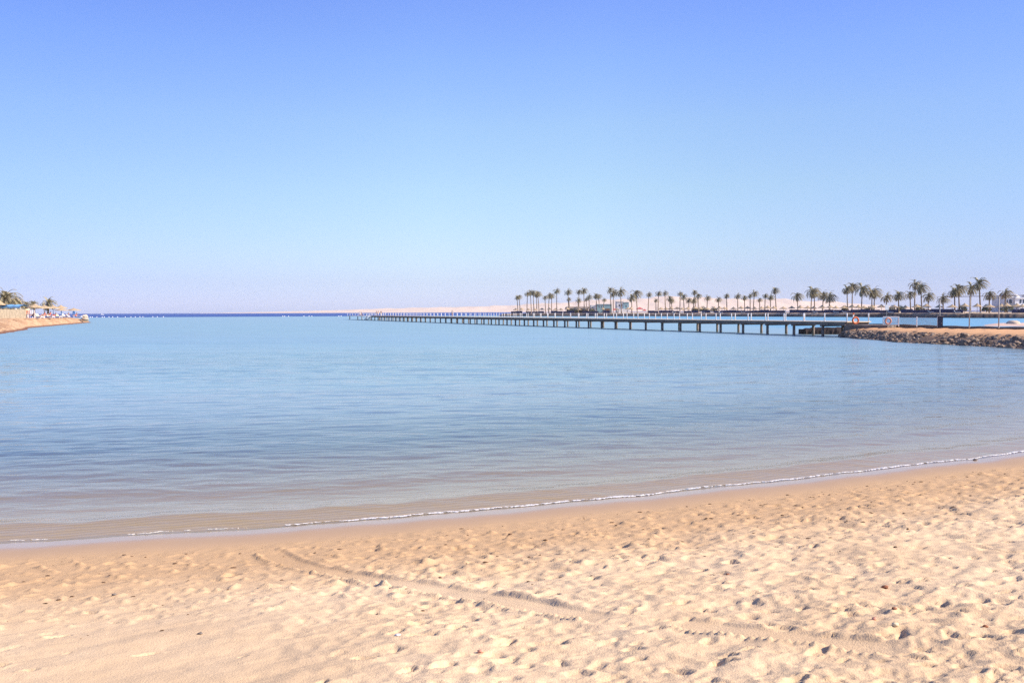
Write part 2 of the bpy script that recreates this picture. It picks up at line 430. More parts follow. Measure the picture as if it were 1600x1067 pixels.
WZ += amp_ * np.where(-WS < crest, np.clip(-WS / crest, 0, 1)**1.15, np.exp(-((-WS - crest) / .42)**2))
WZ += (.020 + .012*vn(WX*.25, WX*0, 92)) * np.exp(-((WS + 2.9 + .3*vn(WX*.2, WX*0, 93)) / .45)**2)
WZ = np.where(WS > .02, -.03, WZ)
# the bed deepens slowly over the shallow lagoon, then drops off at the reef edge
edge = np.interp(WX / WY, [-1.2, -.5, -.2, 0, 1.2], [540, 565, 600, 630, 680])
D = np.where(WS < 0, np.clip(-WS*.072, 0, 1.6), 0) + .010*np.clip(-WS - 22, 0, 120)
D = D + sst(0, 1, (WY - edge) / 40.0) * 18
jx = 37 + (WY - 90) * -.05
bay = sst(0, 14, WX - 41) * sst(66, 92, WY) * (WY < 600)
t = NT('sea_water')
pos = t.n('TexCoord').outputs['Object']
dep = t.n('Attribute', attribute_name='depth').outputs['Fac']; bayf = t.n('Attribute', attribute_name='bay').outputs['Fac']
mp = t.n('Mapping', {'Vector': pos, 'Scale': (.35, 1.0, 1.0), 'Rotation': (0, 0, -.12)}).outputs[0]
wy_ = t.n('SeparateXYZ', {0: pos}).outputs[1]
h1 = t.noise(mp, 3.0, 5, .50); h2 = t.noise(mp, .22, 4, .6)
bn = t.n('Bump', {'Strength': 1.0, 'Distance': .024, 'Height': h1}).outputs[0]
bn = t.n('Bump', {'Strength': .6, 'Distance': .16, 'Height': h2, 'Normal': bn}).outputs[0]
h3 = t.noise(mp, .85, 4, .55)
bn = t.n('Bump', {'Strength': 1.0, 'Distance': t.mr(wy_, 14, 50, .012, .13), 'Height': h3, 'Normal': bn}).outputs[0]
patch = t.noise(t.n('Mapping', {'Vector': pos, 'Scale': (.012, .03, 1)}).outputs[0], 1.0, 4, .6)
shal = t.mix(t.mr(patch, .35, .65), (.205, .30, .32), (.18, .26, .30))
body = t.mix(t.mr(dep, .35, 1.5), (.165, .225, .235), shal)
body = t.mix(t.mr(dep, 1.2, 2.3), body, (.195, .375, .39))
body = t.mix(bayf, body, (.055, .31, .44))
body = t.mix(t.mr(dep, 3.2, 12), body, (.008, .055, .27))
streak2 = t.noise(t.n('Mapping', {'Vector': pos, 'Scale': (.14, .9, 1), 'Rotation': (0, 0, -.08)}).outputs[0], 1.0, 3, .6)
streak = t.noise(t.n('Mapping', {'Vector': pos, 'Scale': (.05, .26, 1), 'Rotation': (0, 0, -.06)}).outputs[0], 1.0, 5, .65)
body = t.mix(t.mr(t.math('ADD', t.math('MULTIPLY', streak, .5), t.math('MULTIPLY', streak2, .5)), .33, .67, 0, .34), body, (.075, .135, .20), 'MIX')  # bottom patches, plus ripple shading painted into the body colour
dif = t.n('BsdfDiffuse', {'Color': body})
tr = t.n('BsdfTransparent', {'Color': (.86, .905, .83)})
mixb = t.n('MixShader', {0: t.mr(dep, .04, .95, .05, .95, False), 1: tr.outputs[0], 2: dif.outputs[0]})
gl = t.n('BsdfGlossy', {'Color': (1, 1, 1), 'Roughness': t.mr(wy_, 30, 110, .05, .38), 'Normal': bn})
dt = t.n('VectorMath', operation='DOT_PRODUCT'); t.set(dt.inputs[0], t.n('NewGeometry').outputs['Incoming']); t.set(dt.inputs[1], bn)
fr = t.math('ADD', .02, t.math('MULTIPLY', .98, t.math('POWER', t.math('SUBTRACT', 1.0, t.math('ABSOLUTE', dt.outputs['Value'], 0), True), 5.0)))
fr = t.math('MULTIPLY', fr, t.math('MULTIPLY', t.mr(wy_, 15, 130, .88, .48), t.mr(dep, 4, 14, 1.0, .20)))
sea = t.n('MixShader', {0: fr, 1: mixb.outputs[0], 2: gl.outputs[0]})
WATER = t.surf(sea.outputs[0])
so_ = grid_obj('sea', WX, WY, WZ, WATER, {'depth': D, 'bay': bay}); tag(so_, kind='structure')

# white line of foam where the last ripple breaks
fx = np.arange(-14, 24, .016); nf = 11
P0 = np.linspace(-1, 1, nf)
gap0 = vn(fx*1.3, fx*0+2, 46) + .55*vn(fx*5, fx*0, 47) + .3*vn(fx*13, fx*0, 48) + .75*sst(-6, -.5, fx) - .25
wd = .022 + .050*np.clip(vn(fx*.9, fx*0, 41) + .2, 0, 1.2) + .016*vn(fx*6, fx*0, 42) + .010*vn(fx*17, fx*0, 49)
wd *= .12 + .88*sst(-5.0, -1.2, fx)
wd *= sst(-.45, .25, gap0)
wd = np.clip(wd, .0, 1)
cen = -.10 + .07*vn(fx*.8, fx*0+9, 43) + .03*vn(fx*3.2, fx*0, 44) + .016*vn(fx*9, fx*0, 51) + .008*vn(fx*21, fx*0, 52)
FX = np.repeat(fx[:, None], nf, 1)
off = cen[:, None] - P0[None, :] * wd[:, None]
FY = shore(FX) - off
FZ = np.maximum(base_h(off), 0) + .004 + .012*(1 - P0[None, :]**2) * (.6 + .6*vn(FX*22, FY*22, 45))
lace = .60 + .8*vn(FX*6, FY*26, 66) + .5*vn(FX*15, FY*45, 67)
foam_m = mat('sea_foam', (.66, .63, .60), .7, .08, 30, .01, 60)
vs_, fs_ = [], []
n = 0
fm = MB()
for i in range(len(fx) - 1):
    if wd[i] < .003: continue
    for k in range(nf - 1):
        if lace[i, k] < .0 + .55*abs(P0[k]): continue
        fm.add([(FX[i,k],FY[i,k],FZ[i,k]), (FX[i+1,k],FY[i+1,k],FZ[i+1,k]), (FX[i+1,k+1],FY[i+1,k+1],FZ[i+1,k+1]), (FX[i,k+1],FY[i,k+1],FZ[i,k+1])], [(0,1,2,3)])
fo = fm.build('foam', foam_m, smooth=True); tag(fo, kind='stuff')

# ------------------------------------------------------------------ dry weed, flakes for lump shadows, and shells on the sand
wr = random.Random(3)
def lump(mb, c, r, rz, flat=.5, rg=wr):
    n1_, n2_ = 6, 4; vs = []; fs = []
    for i in range(n2_ + 1):
        th = math.pi * i / n2_
        for k in range(n1_):
            ph = 2*math.pi*k/n1_ + rz; q = rg.uniform(.7, 1.25)
            vs.append((c[0]+r[0]*q*math.sin(th)*math.cos(ph), c[1]+r[1]*q*math.sin(th)*math.sin(ph), c[2]+r[2]*q*math.cos(th)))
    for i in range(n2_):
        for k in range(n1_): fs.append((i*n1_+k, (i+1)*n1_+k, (i+1)*n1_+(k+1) % n1_, i*n1_+(k+1) % n1_))
    mb.add(vs, fs)
wm = MB()  # dark flakes: dry weed, and partly lump shadows built as pieces
for k in range(4200):
    yy = 5.2 + 11 * wr.random(); x = wr.uniform(-.72, .78) * yy
    ss = float(sdist(np.array([x]), np.array([yy]))[0])
    if ss < 1.2 or ss > 3.2 + 2.2*wr.random(): continue
    if wr.random() > (.35 if x < -1 else 1): continue
    cl_ = float(vn(np.array([x*2.3]), np.array([yy*2.6]), 64)[0]) + .5*float(vn(np.array([x*7]), np.array([yy*8]), 65)[0])
    if cl_ < .12: continue
    r = .0045 + .015*wr.random()**2.2
    lump(wm, (x, yy, ground_z(x, yy) + r*.2), (r*wr.uniform(.8, 2.2), r, r*.5), wr.uniform(0, 6))
wo_ = wm.build('weed_and_lump_shade', mat('weed_and_lump_shade', (.19, .112, .062), .9, .5, 20)); tag(wo_, kind='stuff')
for (u, v, r, m, nm, lab, cat) in [
    (1388, 925, .035, 'rust', 'shell_fragment', 'dark reddish shell fragment lying on dry sand at right', 'shell'),
    (1372, 977, .026, 'orange_pale', 'shell', 'small pale orange shell lying on the trampled sand', 'shell'),
    (1403, 962, .022, 'rust', 'shell', 'tiny reddish brown shell above the pale orange shell', 'shell'),
    (748, 1029, .028, 'orange_pale', 'shell_fragment', 'narrow orange shell sliver lying low in the middle of the sand', 'shell'),
    (617, 1003, .024, 'cloth_white', 'pebble', 'small white pebble on smooth sand below the tyre track', 'pebble'),
    (169, 939, .024, 'concrete_dark', 'pebble', 'brownish grey pebble alone on the smooth sand at left', 'pebble'),
    (304, 999, .022, 'concrete_dark', 'pebble', 'dark pebble low on the smooth left sand', 'pebble'),
    (1139, 903, .024, 'rust', 'shell', 'small red shell in the footprints right of centre', 'shell'),
    (1548, 984, .024, 'rust', 'shell_fragment', 'flat reddish shell flake near the right edge of the sand', 'shell'),
    (1405, 992, .030, 'cloth_cream', 'shell', 'cream shell in a footprint just below the pale orange shell', 'shell'),
    (1527, 720, .05, 'concrete_dark', 'stone', 'dark stone at the foam line near the right edge', 'stone')]:
    X, Y = px_ground(u, v); mb = MB()
    lump(mb, (0, 0, r*.25), (r, r*.7, r*.45), wr.uniform(0, 6))
    o = mb.build(nm, M[m], smooth=True, loc=(X, Y, ground_z(X, Y))); tag(o, lab, cat)

# ------------------------------------------------------------------ far dunes across the sea
YD = 4600.0
us = np.array([330,400,450,520,600,700,780,810,860,900,940,1000,1060,1130,1210,1260,1300,1340,1400,1450,1500,1560])
vz = np.array([488.4,487.0,485.8,484.0,481.6,479.2,478.0,476.0,473.2,471.4,469,466,465,466,467.4,469.5,471.5,473.8,478,481.5,484,486])
uu = np.arange(325, 1600, 2.0)
vv = np.interp(uu, us, vz); kk = np.hanning(15); kk /= kk.sum(); vv = np.convolve(np.pad(vv, 7, 'edge'), kk, 'valid')
hh = np.clip((hor(uu) - vv), .05, None) / FPX * YD
q = np.linspace(0, 1, 26)
DX = np.repeat(PX(uu, YD)[None, :], len(q), 0)
DY = YD - 400 + 1100 * q[:, None] + 0 * DX
prof = np.interp(q, [0, .05, .364, .55, 1], [0, .16, 1, .9, 0])
nz = 1 + (.22*np.abs(vn(DX*.006, DY*.004, 11)) + .10*vn(DX*.018, DY*.012, 12)) * np.minimum(q[:, None]*4, 1) * (np.abs(q[:, None] - .364) > .02)
DZ = prof[:, None] * hh[None, :] * nz - .3
DZ = np.maximum(DZ, -.5)
dun = grid_obj('dunes', DX, DY, DZ, mat('dune_sand', (.65, .50, .36), .95, .12, .004)); tag(dun, kind='structure')

# ------------------------------------------------------------------ palms
def make_crown(seed, n=34, length=3.0, wind=.55):
    rg = random.Random(seed); mb = MB()
    for k in range(n):
        az = k * 2.39996 + rg.uniform(-.25, .25)
        f = k / (n - 1)
        el = R(78 - 118 * f + rg.uniform(-10, 10))
        Lf = length * rg.uniform(.8, 1.1) * (.75 + .35*math.sin(math.pi*min(1, f+.15)))
        d = Vector((math.cos(az)*math.cos(el), math.sin(az)*math.cos(el), math.sin(el)))
        p = Vector((0, 0, .12)); nseg = 9; st = Lf / nseg; pts = [p.copy()]
        for i in range(nseg):
            d = d + Vector((wind*.17, 0, -.20 - .05*i*.5)) * (1 if i else .4); d.normalize()
            p = p + d*st; pts.append(p.copy())
        mb.tube(pts[:-1], [.035*(1-.8*i/nseg) + .006 for i in range(nseg)], 3, False)
        for i in range(1, nseg + 1):
            for rep in (0, .5):
                t_ = (i - 1 + rep) / nseg
                a = pts[i-1].lerp(pts[i], rep); dd = (pts[i] - pts[i-1]).normalized()
                side = dd.cross(Vector((0, 0, 1)))
                if side.length < .2: side = Vector((math.sin(az), -math.cos(az), 0))
                side.normalize(); up = side.cross(dd)
                ll = (.62 * math.sin(math.pi*(.15 + .8*t_))) * length/3.0 * rg.uniform(.8, 1.15)
                for sg in (-1, 1):
                    tip = a + (side*sg*.62 + dd*.62 + up*.16 + Vector((wind*.12, 0, -.28))) * ll
                    wv = dd * .075 + up*.03
                    mb.add([a - wv, a + wv, tip + wv*.25, tip - wv*.25], [(0, 1, 2, 3)])
    return mb
def make_trunk(seed, h=10.0, r=.24):
    rg = random.Random(seed); n = 26; lean = rg.uniform(-.35, .35)
    pts, rad = [], []
    for i in range(n + 1):
        f = i / n
        pts.append((lean*f*f*1.2, .2*math.sin(f*3), h*f)); rad.append(r*(1.25 - .45*f) * (1.09 if i % 2 else .95) * (1.35 if i == 0 else 1) * (1.25 if i > n-3 else 1))
    mb = MB(); mb.tube(pts, rad, 8); return mb, Vector(pts[-1])
NPAL = 6
crowns = []; trunks = []
for k in range(NPAL):
    proto = empty('palm_tree', (0, -500, -50))
    o = make_crown(100 + k, 38 + 3*(k % 3), 3.0, .75).build('crown', M['leaf'], None)
    tb, top = make_trunk(200 + k); o2 = tb.build('trunk', M['trunk'], None, True)
    crowns.append(o.data); trunks.append((o2.data, top))
    bpy.data.objects.remove(o); bpy.data.objects.remove(o2); bpy.data.objects.remove(proto)
pr = random.Random(8)
bushy = make_crown(150, 52, 3.0, .15).build('crown', M['leaf'], None); crowns.append(bushy.data); bpy.data.objects.remove(bushy)
def palm(u, vtop, Y, zg, csize, label, group, k, bush=False):
    X = PX(u, Y)
    ztop = PZ(u, vtop, Y)
    o = empty('palm_tree', (X, Y, zg))
    o.rotation_euler = (0, pr.uniform(-.045, .045), 0)
    h = max(ztop - zg - 1.25*csize, 1.0)
    td, top = trunks[k % NPAL]
    tr_ = bpy.data.objects.new('trunk', td); col.objects.link(tr_); tr_.parent = o; tr_.scale = (1, 1, h/10.0)
    cr = bpy.data.objects.new('crown', crowns[NPAL if bush else (k*5 + 2) % NPAL]); col.objects.link(cr); cr.parent = o
    cr.location = (top.x, top.y, h - .1); cr.scale = (csize,)*3; cr.rotation_euler = (pr.uniform(-.06, .06), pr.uniform(-.06, .1), pr.uniform(-.35, .35))
    tag(o, label, 'palm', group)
    return o

# ------------------------------------------------------------------ far beach on the right with its dark stone edge
bu = np.array([770, 779, 945, 1100, 1250, 1400, 1500, 1600, 1700, 1900])
bY = np.array([556, 540, 482, 440, 378, 328, 296, 276, 255, 225])
def shoreY(u): return float(np.interp(u, bu, bY))
GZ = 1.75
ub = np.concatenate([np.linspace(774, 1000, 160), np.linspace(1001, 1900, 520)])
Yb = np.interp(ub, bu, bY); Xb = (ub - 800)/FPX*Yb
offs = np.array([-1.0, 0, 1.6, 2.6, 3.4, 6, 14, 30, 60, 130]); zof = np.array([-.5, .05, .85, 1.35, 1.62, GZ, GZ, GZ+.1, GZ+.3, GZ+.4])
endf = sst(774, 782, ub)
FXb = Xb[None, :] + offs[:, None]*.55*(1) + vn(Xb*.8, Yb*.8, 14)[None, :]*.35
FYb = Yb[None, :] + offs[:, None]*.83
FZb = zof[:, None] * endf[None, :] + (.16*vn(FXb*1.1, FYb*1.1, 15) + .10*vn(FXb*2.6, FYb*2.6, 16)) * (offs[:, None] < 5) - .5*(1-endf[None, :])
t = NT('far_beach_ground'); pos = t.n('TexCoord').outputs['Object']
zz = t.n('SeparateXYZ', {0: pos}).outputs[2]
zr = t.math('ADD', zz, t.math('MULTIPLY', t.math('SUBTRACT', t.noise(pos, .35, 4, .6), .5), .5))
stone = t.mix(t.mr(t.noise(pos, 1.6, 4, .65), .35, .65), (.115, .085, .065), (.055, .042, .04))
stone = t.mix(t.mr(t.noise(pos, .02, 2, .5), .48, .6), stone, (.19, .14, .10))
c = t.mix(t.mr(zz, .25, .6), (.03, .026, .03), stone)
c = t.mix(t.mr(zr, 1.45, 1.68), c, (.52, .40, .27))
m_ = t.surf(t.n('BsdfPrincipled', {'Base Color': c, 'Roughness': .95, 'Specular IOR Level': .15}).outputs[0])
fb = grid_obj('far_beach', FXb, FYb, FZb, m_); tag(fb, kind='structure')
def bpos(u, off):
    Y = shoreY(u) + off; return PX(u, Y), Y

PAL = [(809.5,462.5,.75),(813,460.6,.9),(823.5,456,.9),(830.5,453.7,.95),(834.7,454,.95),(839,456,1.0),(842.5,455.6,1.1),(852.7,462,.8),(857,458.7,.95),(861.8,459,.95),
 (870,451,1.0),(888.5,452.3,1.1),(890.5,465,.7),(904.4,452.5,.95),(903.4,466,.9),(913,450.6,1.1),(917,465,.7),(921,460.6,.95),(932.5,459,.95),(937,460,.95),(943,466,.7),
 (955,449.5,1.0),(958.5,453,1.35),(971,451,1.5),(987.5,461,1.3),(996,453.5,1.6),(1012.7,457,.9),(1025,467,.65),(1028,455,.95),(1040,455,.9),(1047,463,1.0),(1050.5,467,.9),
 (1062.5,456,.85),(1069,460,1.05),(1076.5,465.6,.95),(1083.7,466,1.0),(1087,453.7,.9),(1091,459,1.0),(1104.5,462,1.0),(1122.5,464.5,.9),(1136,459,.85),(1153,459,1.0),(1163.7,462,.9),
 (1172,459.5,.75),(1177,454.5,1.15),(1187,465.6,.75),(1195,459,.85),(1204,460.6,1.05),(1213,449.8,1.2),(1247,457.5,1.1),(1267,450,1.15),(1273,451,1.2),(1285.6,456,1.05),(1295.5,458,1.2),
 (1324.4,447,1.0),(1331,442.5,1.2),(1346,445,1.45),(1362,452,1.0),(1365.5,451,1.3),(1384.5,459,1.1),(1404,456,1.15),(1423,455,1.0),(1429,439,1.15),(1440.5,443.7,1.3),(1450,457.5,1.1),
 (1474,460.6,1.15),(1492,450,1.2),(1499,444.5,1.35),(1516,443.7,1.35),(1532,435.6,1.4),(1545.5,455,1.1),(1570.5,452,1.15)]
rl = rel_labels([p[0] for p in PAL])
for k, (u, v, cs) in enumerate(PAL):
    off = 14 + (k*7) % 23
    X, Y = bpos(u, off)
    hgt = PZ(u, v, Y) - GZ
    cs2 = cs * 1.18 * Y / 480 * (1.18 if u > 1230 else .92) * (1.0 if u < 1230 else 1.16)
    size = 'tall' if hgt > 12.3 else ('short' if hgt < 8.2 else 'mid height')
    br = 'broad crown' if cs > 1.25 else ('thin crown' if cs < .88 else 'windswept crown')
    palm(u, v, Y, GZ, cs2, f'{size} palm with {br} on far beach, {rl[u]}', 'palms along the far beach', k)

# thatched umbrellas
def make_umbrella(name='thatched_umbrella', r=1.85, hp=2.35, hc=1.15, seed=1):
    rg = random.Random(seed); o = empty(name, (0, 0, 0)); n = 20
    mb = MB(); mb.lathe([(.02, hp+hc+.12), (.14, hp+hc), (r*.35, hp+hc*.60), (r*.7, hp+hc*.27), (r, hp+.03)], n, jit=.03, rng=rg)
    mb.lathe([(r, hp+.03), (r*1.01, hp-.12), (r*.94, hp-.10), (r*.5, hp+.30), (.05, hp+hc*.7)], n, jit=.05, rng=rg)
    mb.build('canopy', M['thatch'], o)
    mb = MB(); mb.tube([(0, 0, 0), (0, 0, hp + hc*.8)], [.09, .07], 8); mb.build('pole', M['wood'], o)
    return o
uproto = make_umbrella()
UMB = []
def rng_row(us, off0):
    for i, u in enumerate(us): UMB.append((u, off0 + (i * 5) % 4))
rng_row([806,815.5,826,836.5,847,858.5,868,876.5,886.5,899,905,914,925.5,942,963,981,986], 12)
rng_row([1033,1041,1049,1058,1066,1074.5,1086,1094,1105,1116,1124,1132,1146,1158,1168,1179,1190,1199.5,1209,1224,1237,1250,1262,1271,1284,1297,1306,1318,1331,1341,1350,1363,1377], 12)
rng_row([1397,1414.5,1432,1447,1467,1487.5,1507,1526.5,1546,1564,1572,1588.5,1597], 10)
ul = rel_labels([a[0] for a in UMB])
for i, (u, off) in enumerate(UMB):
    o = uproto if i == 0 else copy_tree(uproto)
    X, Y = bpos(u, off); o.location = (X, Y, GZ); o.rotation_euler.z = i * .7
    s_ = 1.0 + .12*math.sin(i*2.3); o.scale = (s_, s_, 1.0 + .08*math.sin(i*1.7))
    tag(o, f'thatched umbrella on far beach, {ul[u]}', 'beach umbrella', 'thatched umbrellas along the far beach')

# navy canvas windbreaks round the sunbeds
def make_break():
    o = empty('windbreak', (0, 0, 0)); mb = MB(); n = 10; Lw = 4.6
    vs, fs = [], []
    for i in range(n + 1):
        x = -Lw/2 + Lw*i/n; yv = .07*math.sin(i*1.9)
        for (dy, z) in ((-.012, .08), (-.012, 1.72 - .05*math.sin(math.pi*i/n)), (.012, 1.72 - .05*math.sin(math.pi*i/n)), (.012, .08)): vs.append((x, yv+dy, z))
    for i in range(n):
        for k in range(4): fs.append((i*4+k, (i+1)*4+k, (i+1)*4+(k+1) % 4, i*4+(k+1) % 4))
    fs += [(0,1,2,3), (n*4+3, n*4+2, n*4+1, n*4)]
    mb.add(vs, fs); mb.build('canvas', M['navy'], o)
    for x in (-Lw/2, 0, Lw/2):
        mb = MB(); mb.tube([(x, .05, 0), (x, .05, 1.85)], .035, 6); mb.build('pole', M['wood'], o)
    return o
bproto = make_break()
WB = [803.5,811.5,826,836,845.5,866,875,885.5,893,915,923,930,948,1018,1023,1035]
u = 1046
brk = random.Random(4)
while u < 1312: WB.append(round(u, 1)); u += (5.0/ (shoreY(u)+6)) * FPX * .83 * (1.0 if brk.random() > .16 else 1.5)
while u < 1515: WB.append(round(u, 1)); u += (5.0/ (shoreY(u)+6)) * FPX * .80 * (1.0 if brk.random() > .14 else 1.45)
WB += [1592, 1604]
wl = rel_labels(WB)
for i, u in enumerate(WB):
    o = bproto if i == 0 else copy_tree(bproto)
    X, Y = bpos(u, 6.5 + (i % 3)*.5); o.location = (X, Y, GZ - .02); o.rotation_euler.z = -.55 + .12*math.sin(i*1.3) if i % 4 else -.2
    o.scale = (.92 + .1*math.sin(i*2.9), 1, .86 + .14*math.sin(i*1.7 + .6*math.sin(i*.9)))
    tag(o, f'navy canvas windbreak on far beach, {wl[u]}', 'windbreak', 'navy windbreaks along the far beach')

# sunbeds
def make_bed(cm='cloth_white'):
    o = empty('sun_lounger', (0, 0, 0))
    mb = MB(); mb.box((-.33, -.95, .24), (.33, .35, .32))
    mb.add([(-.33, .35, .24), (.33, .35, .24), (.33, .95, .72), (-.33, .95, .72), (-.33, .35, .32), (.33, .35, .32), (.33, .91, .79), (-.33, .91, .79)],
           [(3,2,1,0),(4,5,6,7),(0,1,5,4),(1,2,6,5),(2,3,7,6),(3,0,4,7)])
    for x in (-.3, .3):
        for y in (-.85, .3): mb.box((x-.03, y-.03, 0), (x+.03, y+.03, .24))
    mb.build('frame', M['offwhite'], o)
    mb = MB(); mb.box((-.30, -.92, .323), (.30, .34, .40))
    mb.add([(-.30, .36, .33), (.30, .36, .33), (.30, .90, .79), (-.30, .90, .79), (-.30, .34, .40), (.30, .34, .40), (.30, .86, .86), (-.30, .86, .86)],
           [(3,2,1,0),(4,5,6,7),(0,1,5,4),(1,2,6,5),(2,3,7,6),(3,0,4,7)])
    mb.build('mattress', M[cm], o)
    return o
bed = make_bed()
BEDS = [1053,1064,1098,1113,1126,1160.5,1229.5,1273.5,1306,1319.5,1391,1454,1495,1519,1528]
bl = rel_labels(BEDS)
for i, u in enumerate(BEDS):
    o = bed if i == 0 else copy_tree(bed)
    X, Y = bpos(u, 4.2); o.location = (X, Y, GZ); o.rotation_euler.z = .4*math.sin(i*3.1) + 1.2; o.scale = (1.2, 1.2, 1.2)
    tag(o, f'white sun lounger before the navy windbreaks, {bl[u]}', 'sun lounger', 'white sun loungers on the far beach')

# shrubs behind the umbrellas
def make_shrub(seed):
    rg = random.Random(seed); fol = MB()
    for k in range(420):
        while True:
            p = Vector((rg.uniform(-1, 1), rg.uniform(-1, 1), rg.uniform(0, 1)))
            if .35 < p.length < 1: break
        p = Vector((p.x*1.9, p.y*1.4, p.z*1.5 + .5)) * (1 + .15*math.sin(p.x*5+seed))
        a = Vector((rg.gauss(0,1), rg.gauss(0,1), rg.gauss(0,1))).normalized()*.20; b = a.orthogonal().normalized()*.10
        fol.add([p-a, p-b, p+a, p+b], [(0,1,2,3)])
    st = MB()
    for k in range(4): st.tube([(0, 0, 0), (rg.uniform(-.4,.4), rg.uniform(-.4,.4), .8), (rg.uniform(-1,1), rg.uniform(-.8,.8), 1.5)], [.07, .05, .02], 5)
    o = empty('shrub', (0, 0, 0)); fol.build('foliage', M['leaf_dark'], o); st.build('stem', M['wood'], o)
    return o
shr = [make_shrub(k) for k in range(2)]
SH = [(897,18),(925,20),(1087,22),(1099.5,24),(1115.5,22),(1320,25),(1357,26),(1393,24),(1408,26),(1437,25),(1504,22),(1541,24),(1574,20)]
sl_ = rel_labels([a[0] for a in SH])
for i, (u, off) in enumerate(SH):
    o = shr[i] if i < 2 else copy_tree(shr[i % 2])
    X, Y = bpos(u, off); o.location = (X, Y, GZ); s_ = (1.35 if u < 1200 else 1.15); o.scale = (s_*1.2, s_, s_*1.35); o.rotation_euler.z = i
    tag(o, f'dark green shrub behind thatched umbrellas, {sl_[u]}', 'shrub', 'shrubs on the far beach')

# ------------------------------------------------------------------ buildings on the far beach
def at_b(u, off): X, Y = bpos(u, off); return X, Y
def block(mb, x0, x1, y0, y1, z0, z1): mb.box((x0, y0, z0), (x1, y1, z1))
Yh = shoreY(944) + 34; sc_ = Yh / FPX
def hx(u): return (u - 944) * sc_
ho = empty('beach_house', (PX(944, Yh), Yh, GZ)); tag(ho, 'low turquoise and white flat roofed house among palms', 'house')
mb = MB(); block(mb, hx(933), hx(956), 0, 8, -.3, 5.6); mb.build('wall', M['turq'], ho)
mb = MB(); block(mb, hx(932.5), hx(956.6), -.3, 8.3, 5.602, 6.0); mb.build('roof', M['whitewash'], ho)
mb = MB(); block(mb, hx(923.5), hx(932.9), .5, 7, -.3, 5.2); mb.build('side_wing', M['whitewash'], ho)
mb = MB(); block(mb, hx(946), hx(952.5), -1.5, -.003, -.3, 3.0); mb.build('porch', M['wood'], ho)
for (ua, z0) in ((936, 3.6), (939.3, 3.6)):
    mb = MB(); block(mb, hx(ua), hx(ua+1.7), -.06, .1, z0, z0+1.2); f = mb.build('window', M['whitewash'], ho)
    mb = MB(); block(mb, hx(ua)+.1, hx(ua+1.7)-.1, -.09, -.063, z0+.1, z0+1.1); mb.build('pane', M['window'], f)
h2 = empty('beach_house', (PX(973, Yh), Yh, GZ)); tag(h2, 'white two storey house with blue right wing behind broad palms', 'house')
def hx2(u): return (u - 973) * sc_
mb = MB(); block(mb, hx2(964), hx2(974), 0, 8, -.3, 7.2); mb.build('wall', M['whitewash'], h2)
mb = MB(); block(mb, hx2(974.02), hx2(982.5), -.6, 8, -.3, 6.8); mb.build('side_wing', M['turq'], h2)
mb = MB(); block(mb, hx2(963.6), hx2(974.01), -.3, 8.3, 7.202, 7.6); block(mb, hx2(974.05), hx2(983), -.9, 8.2, 6.802, 7.1); mb.build('roof', M['offwhite'], h2)
mb = MB(); block(mb, hx2(966), hx2(983.5), -2.2, -.62, -.3, 2.8); mb.build('terrace', M['whitewash'], h2)
for (ua, z0, yy) in ((967, 4.2, 0), (970.5, 4.2, 0), (977.4, 3.7, -.6)):
    mb = MB(); block(mb, hx2(ua), hx2(ua+2), yy-.06, yy-.003, z0, z0+1.6); f = mb.build('window', M['whitewash'], h2)
    mb = MB(); block(mb, hx2(ua)+.1, hx2(ua+2)-.1, yy-.09, yy-.063, z0+.1, z0+1.5); mb.build('pane', M['window'], f)
# long low pavilion left of the house
Yp = shoreY(903) + 30; po = empty('pavilion', (PX(903, Yp), Yp, GZ)); tag(po, 'long low grey brown beach pavilion left of the turquoise house', 'pavilion')
s3 = Yp / FPX
mb = MB()
mb.add([(-20*s3, -3, 3.0), (20*s3, -3, 3.0), (20*s3, 5, 3.0), (-20*s3, 5, 3.0), (-18*s3, -1, 4.3), (18*s3, -1, 4.3), (18*s3, 3, 4.3), (-18*s3, 3, 4.3)], [(0,3,2,1),(4,5,6,7),(0,1,5,4),(1,2,6,5),(2,3,7,6),(3,0,4,7)])
mb.build('roof', mat('grey_thatch', (.23, .19, .165), .95, .3, .5), po)
for i in range(7):
    mb = MB(); xx = (-19 + i*6.3)*s3; mb.box((xx-.15, -2.7, -.2), (xx+.15, -2.4, 2.998)); mb.build('pillar', M['wood'], po)
mb = MB(); mb.box((-17*s3, 2.6, -.2), (17*s3, 2.9, 2.998)); mb.build('rear_wall', M['concrete_dark'], po)
# red canopy and small red parasol
def canopy_tent(u, off, wpx, ztop, zr, m, label, cat, name):
    X, Y = bpos(u, off); o = empty(name, (X, Y, GZ)); hw = wpx*Y/FPX/2; mb = MB()
    mb.add([(-hw,-hw*.7,zr),(hw,-hw*.7,zr),(hw,hw*.7,zr),(-hw,hw*.7,zr),(0,0,ztop),(-hw,-hw*.7,zr-.35),(hw,-hw*.7,zr-.35),(hw,hw*.7,zr-.35),(-hw,hw*.7,zr-.35)],
           [(0,1,4),(1,2,4),(2,3,4),(3,0,4),(0,5,6,1),(1,6,7,2),(2,7,8,3),(3,8,5,0)])
    mb.build('canopy', m, o)
    for sx_ in (-1, 1):
        for sy_ in (-1, 1):
            mb = MB(); mb.tube([(sx_*hw*.93, sy_*hw*.65, 0), (sx_*hw*.93, sy_*hw*.65, zr-.05)], .05, 6); mb.build('leg', M['white'], o)
    return o
canopy_tent(999.5, 9, 9.5, 3.6, 2.7, M['red'], '', '', 'canopy_tent')
tag([o for o in col.objects if o.name == 'canopy_tent'][0], 'red canopy tent with pale legs right of the houses', 'canopy tent')
o = canopy_tent(1007, 6, 5.5, 2.5, 1.7, M['red'], '', '', 'canopy_tent'); tag(o, 'smaller low red canopy just right of the big red one', 'canopy tent')
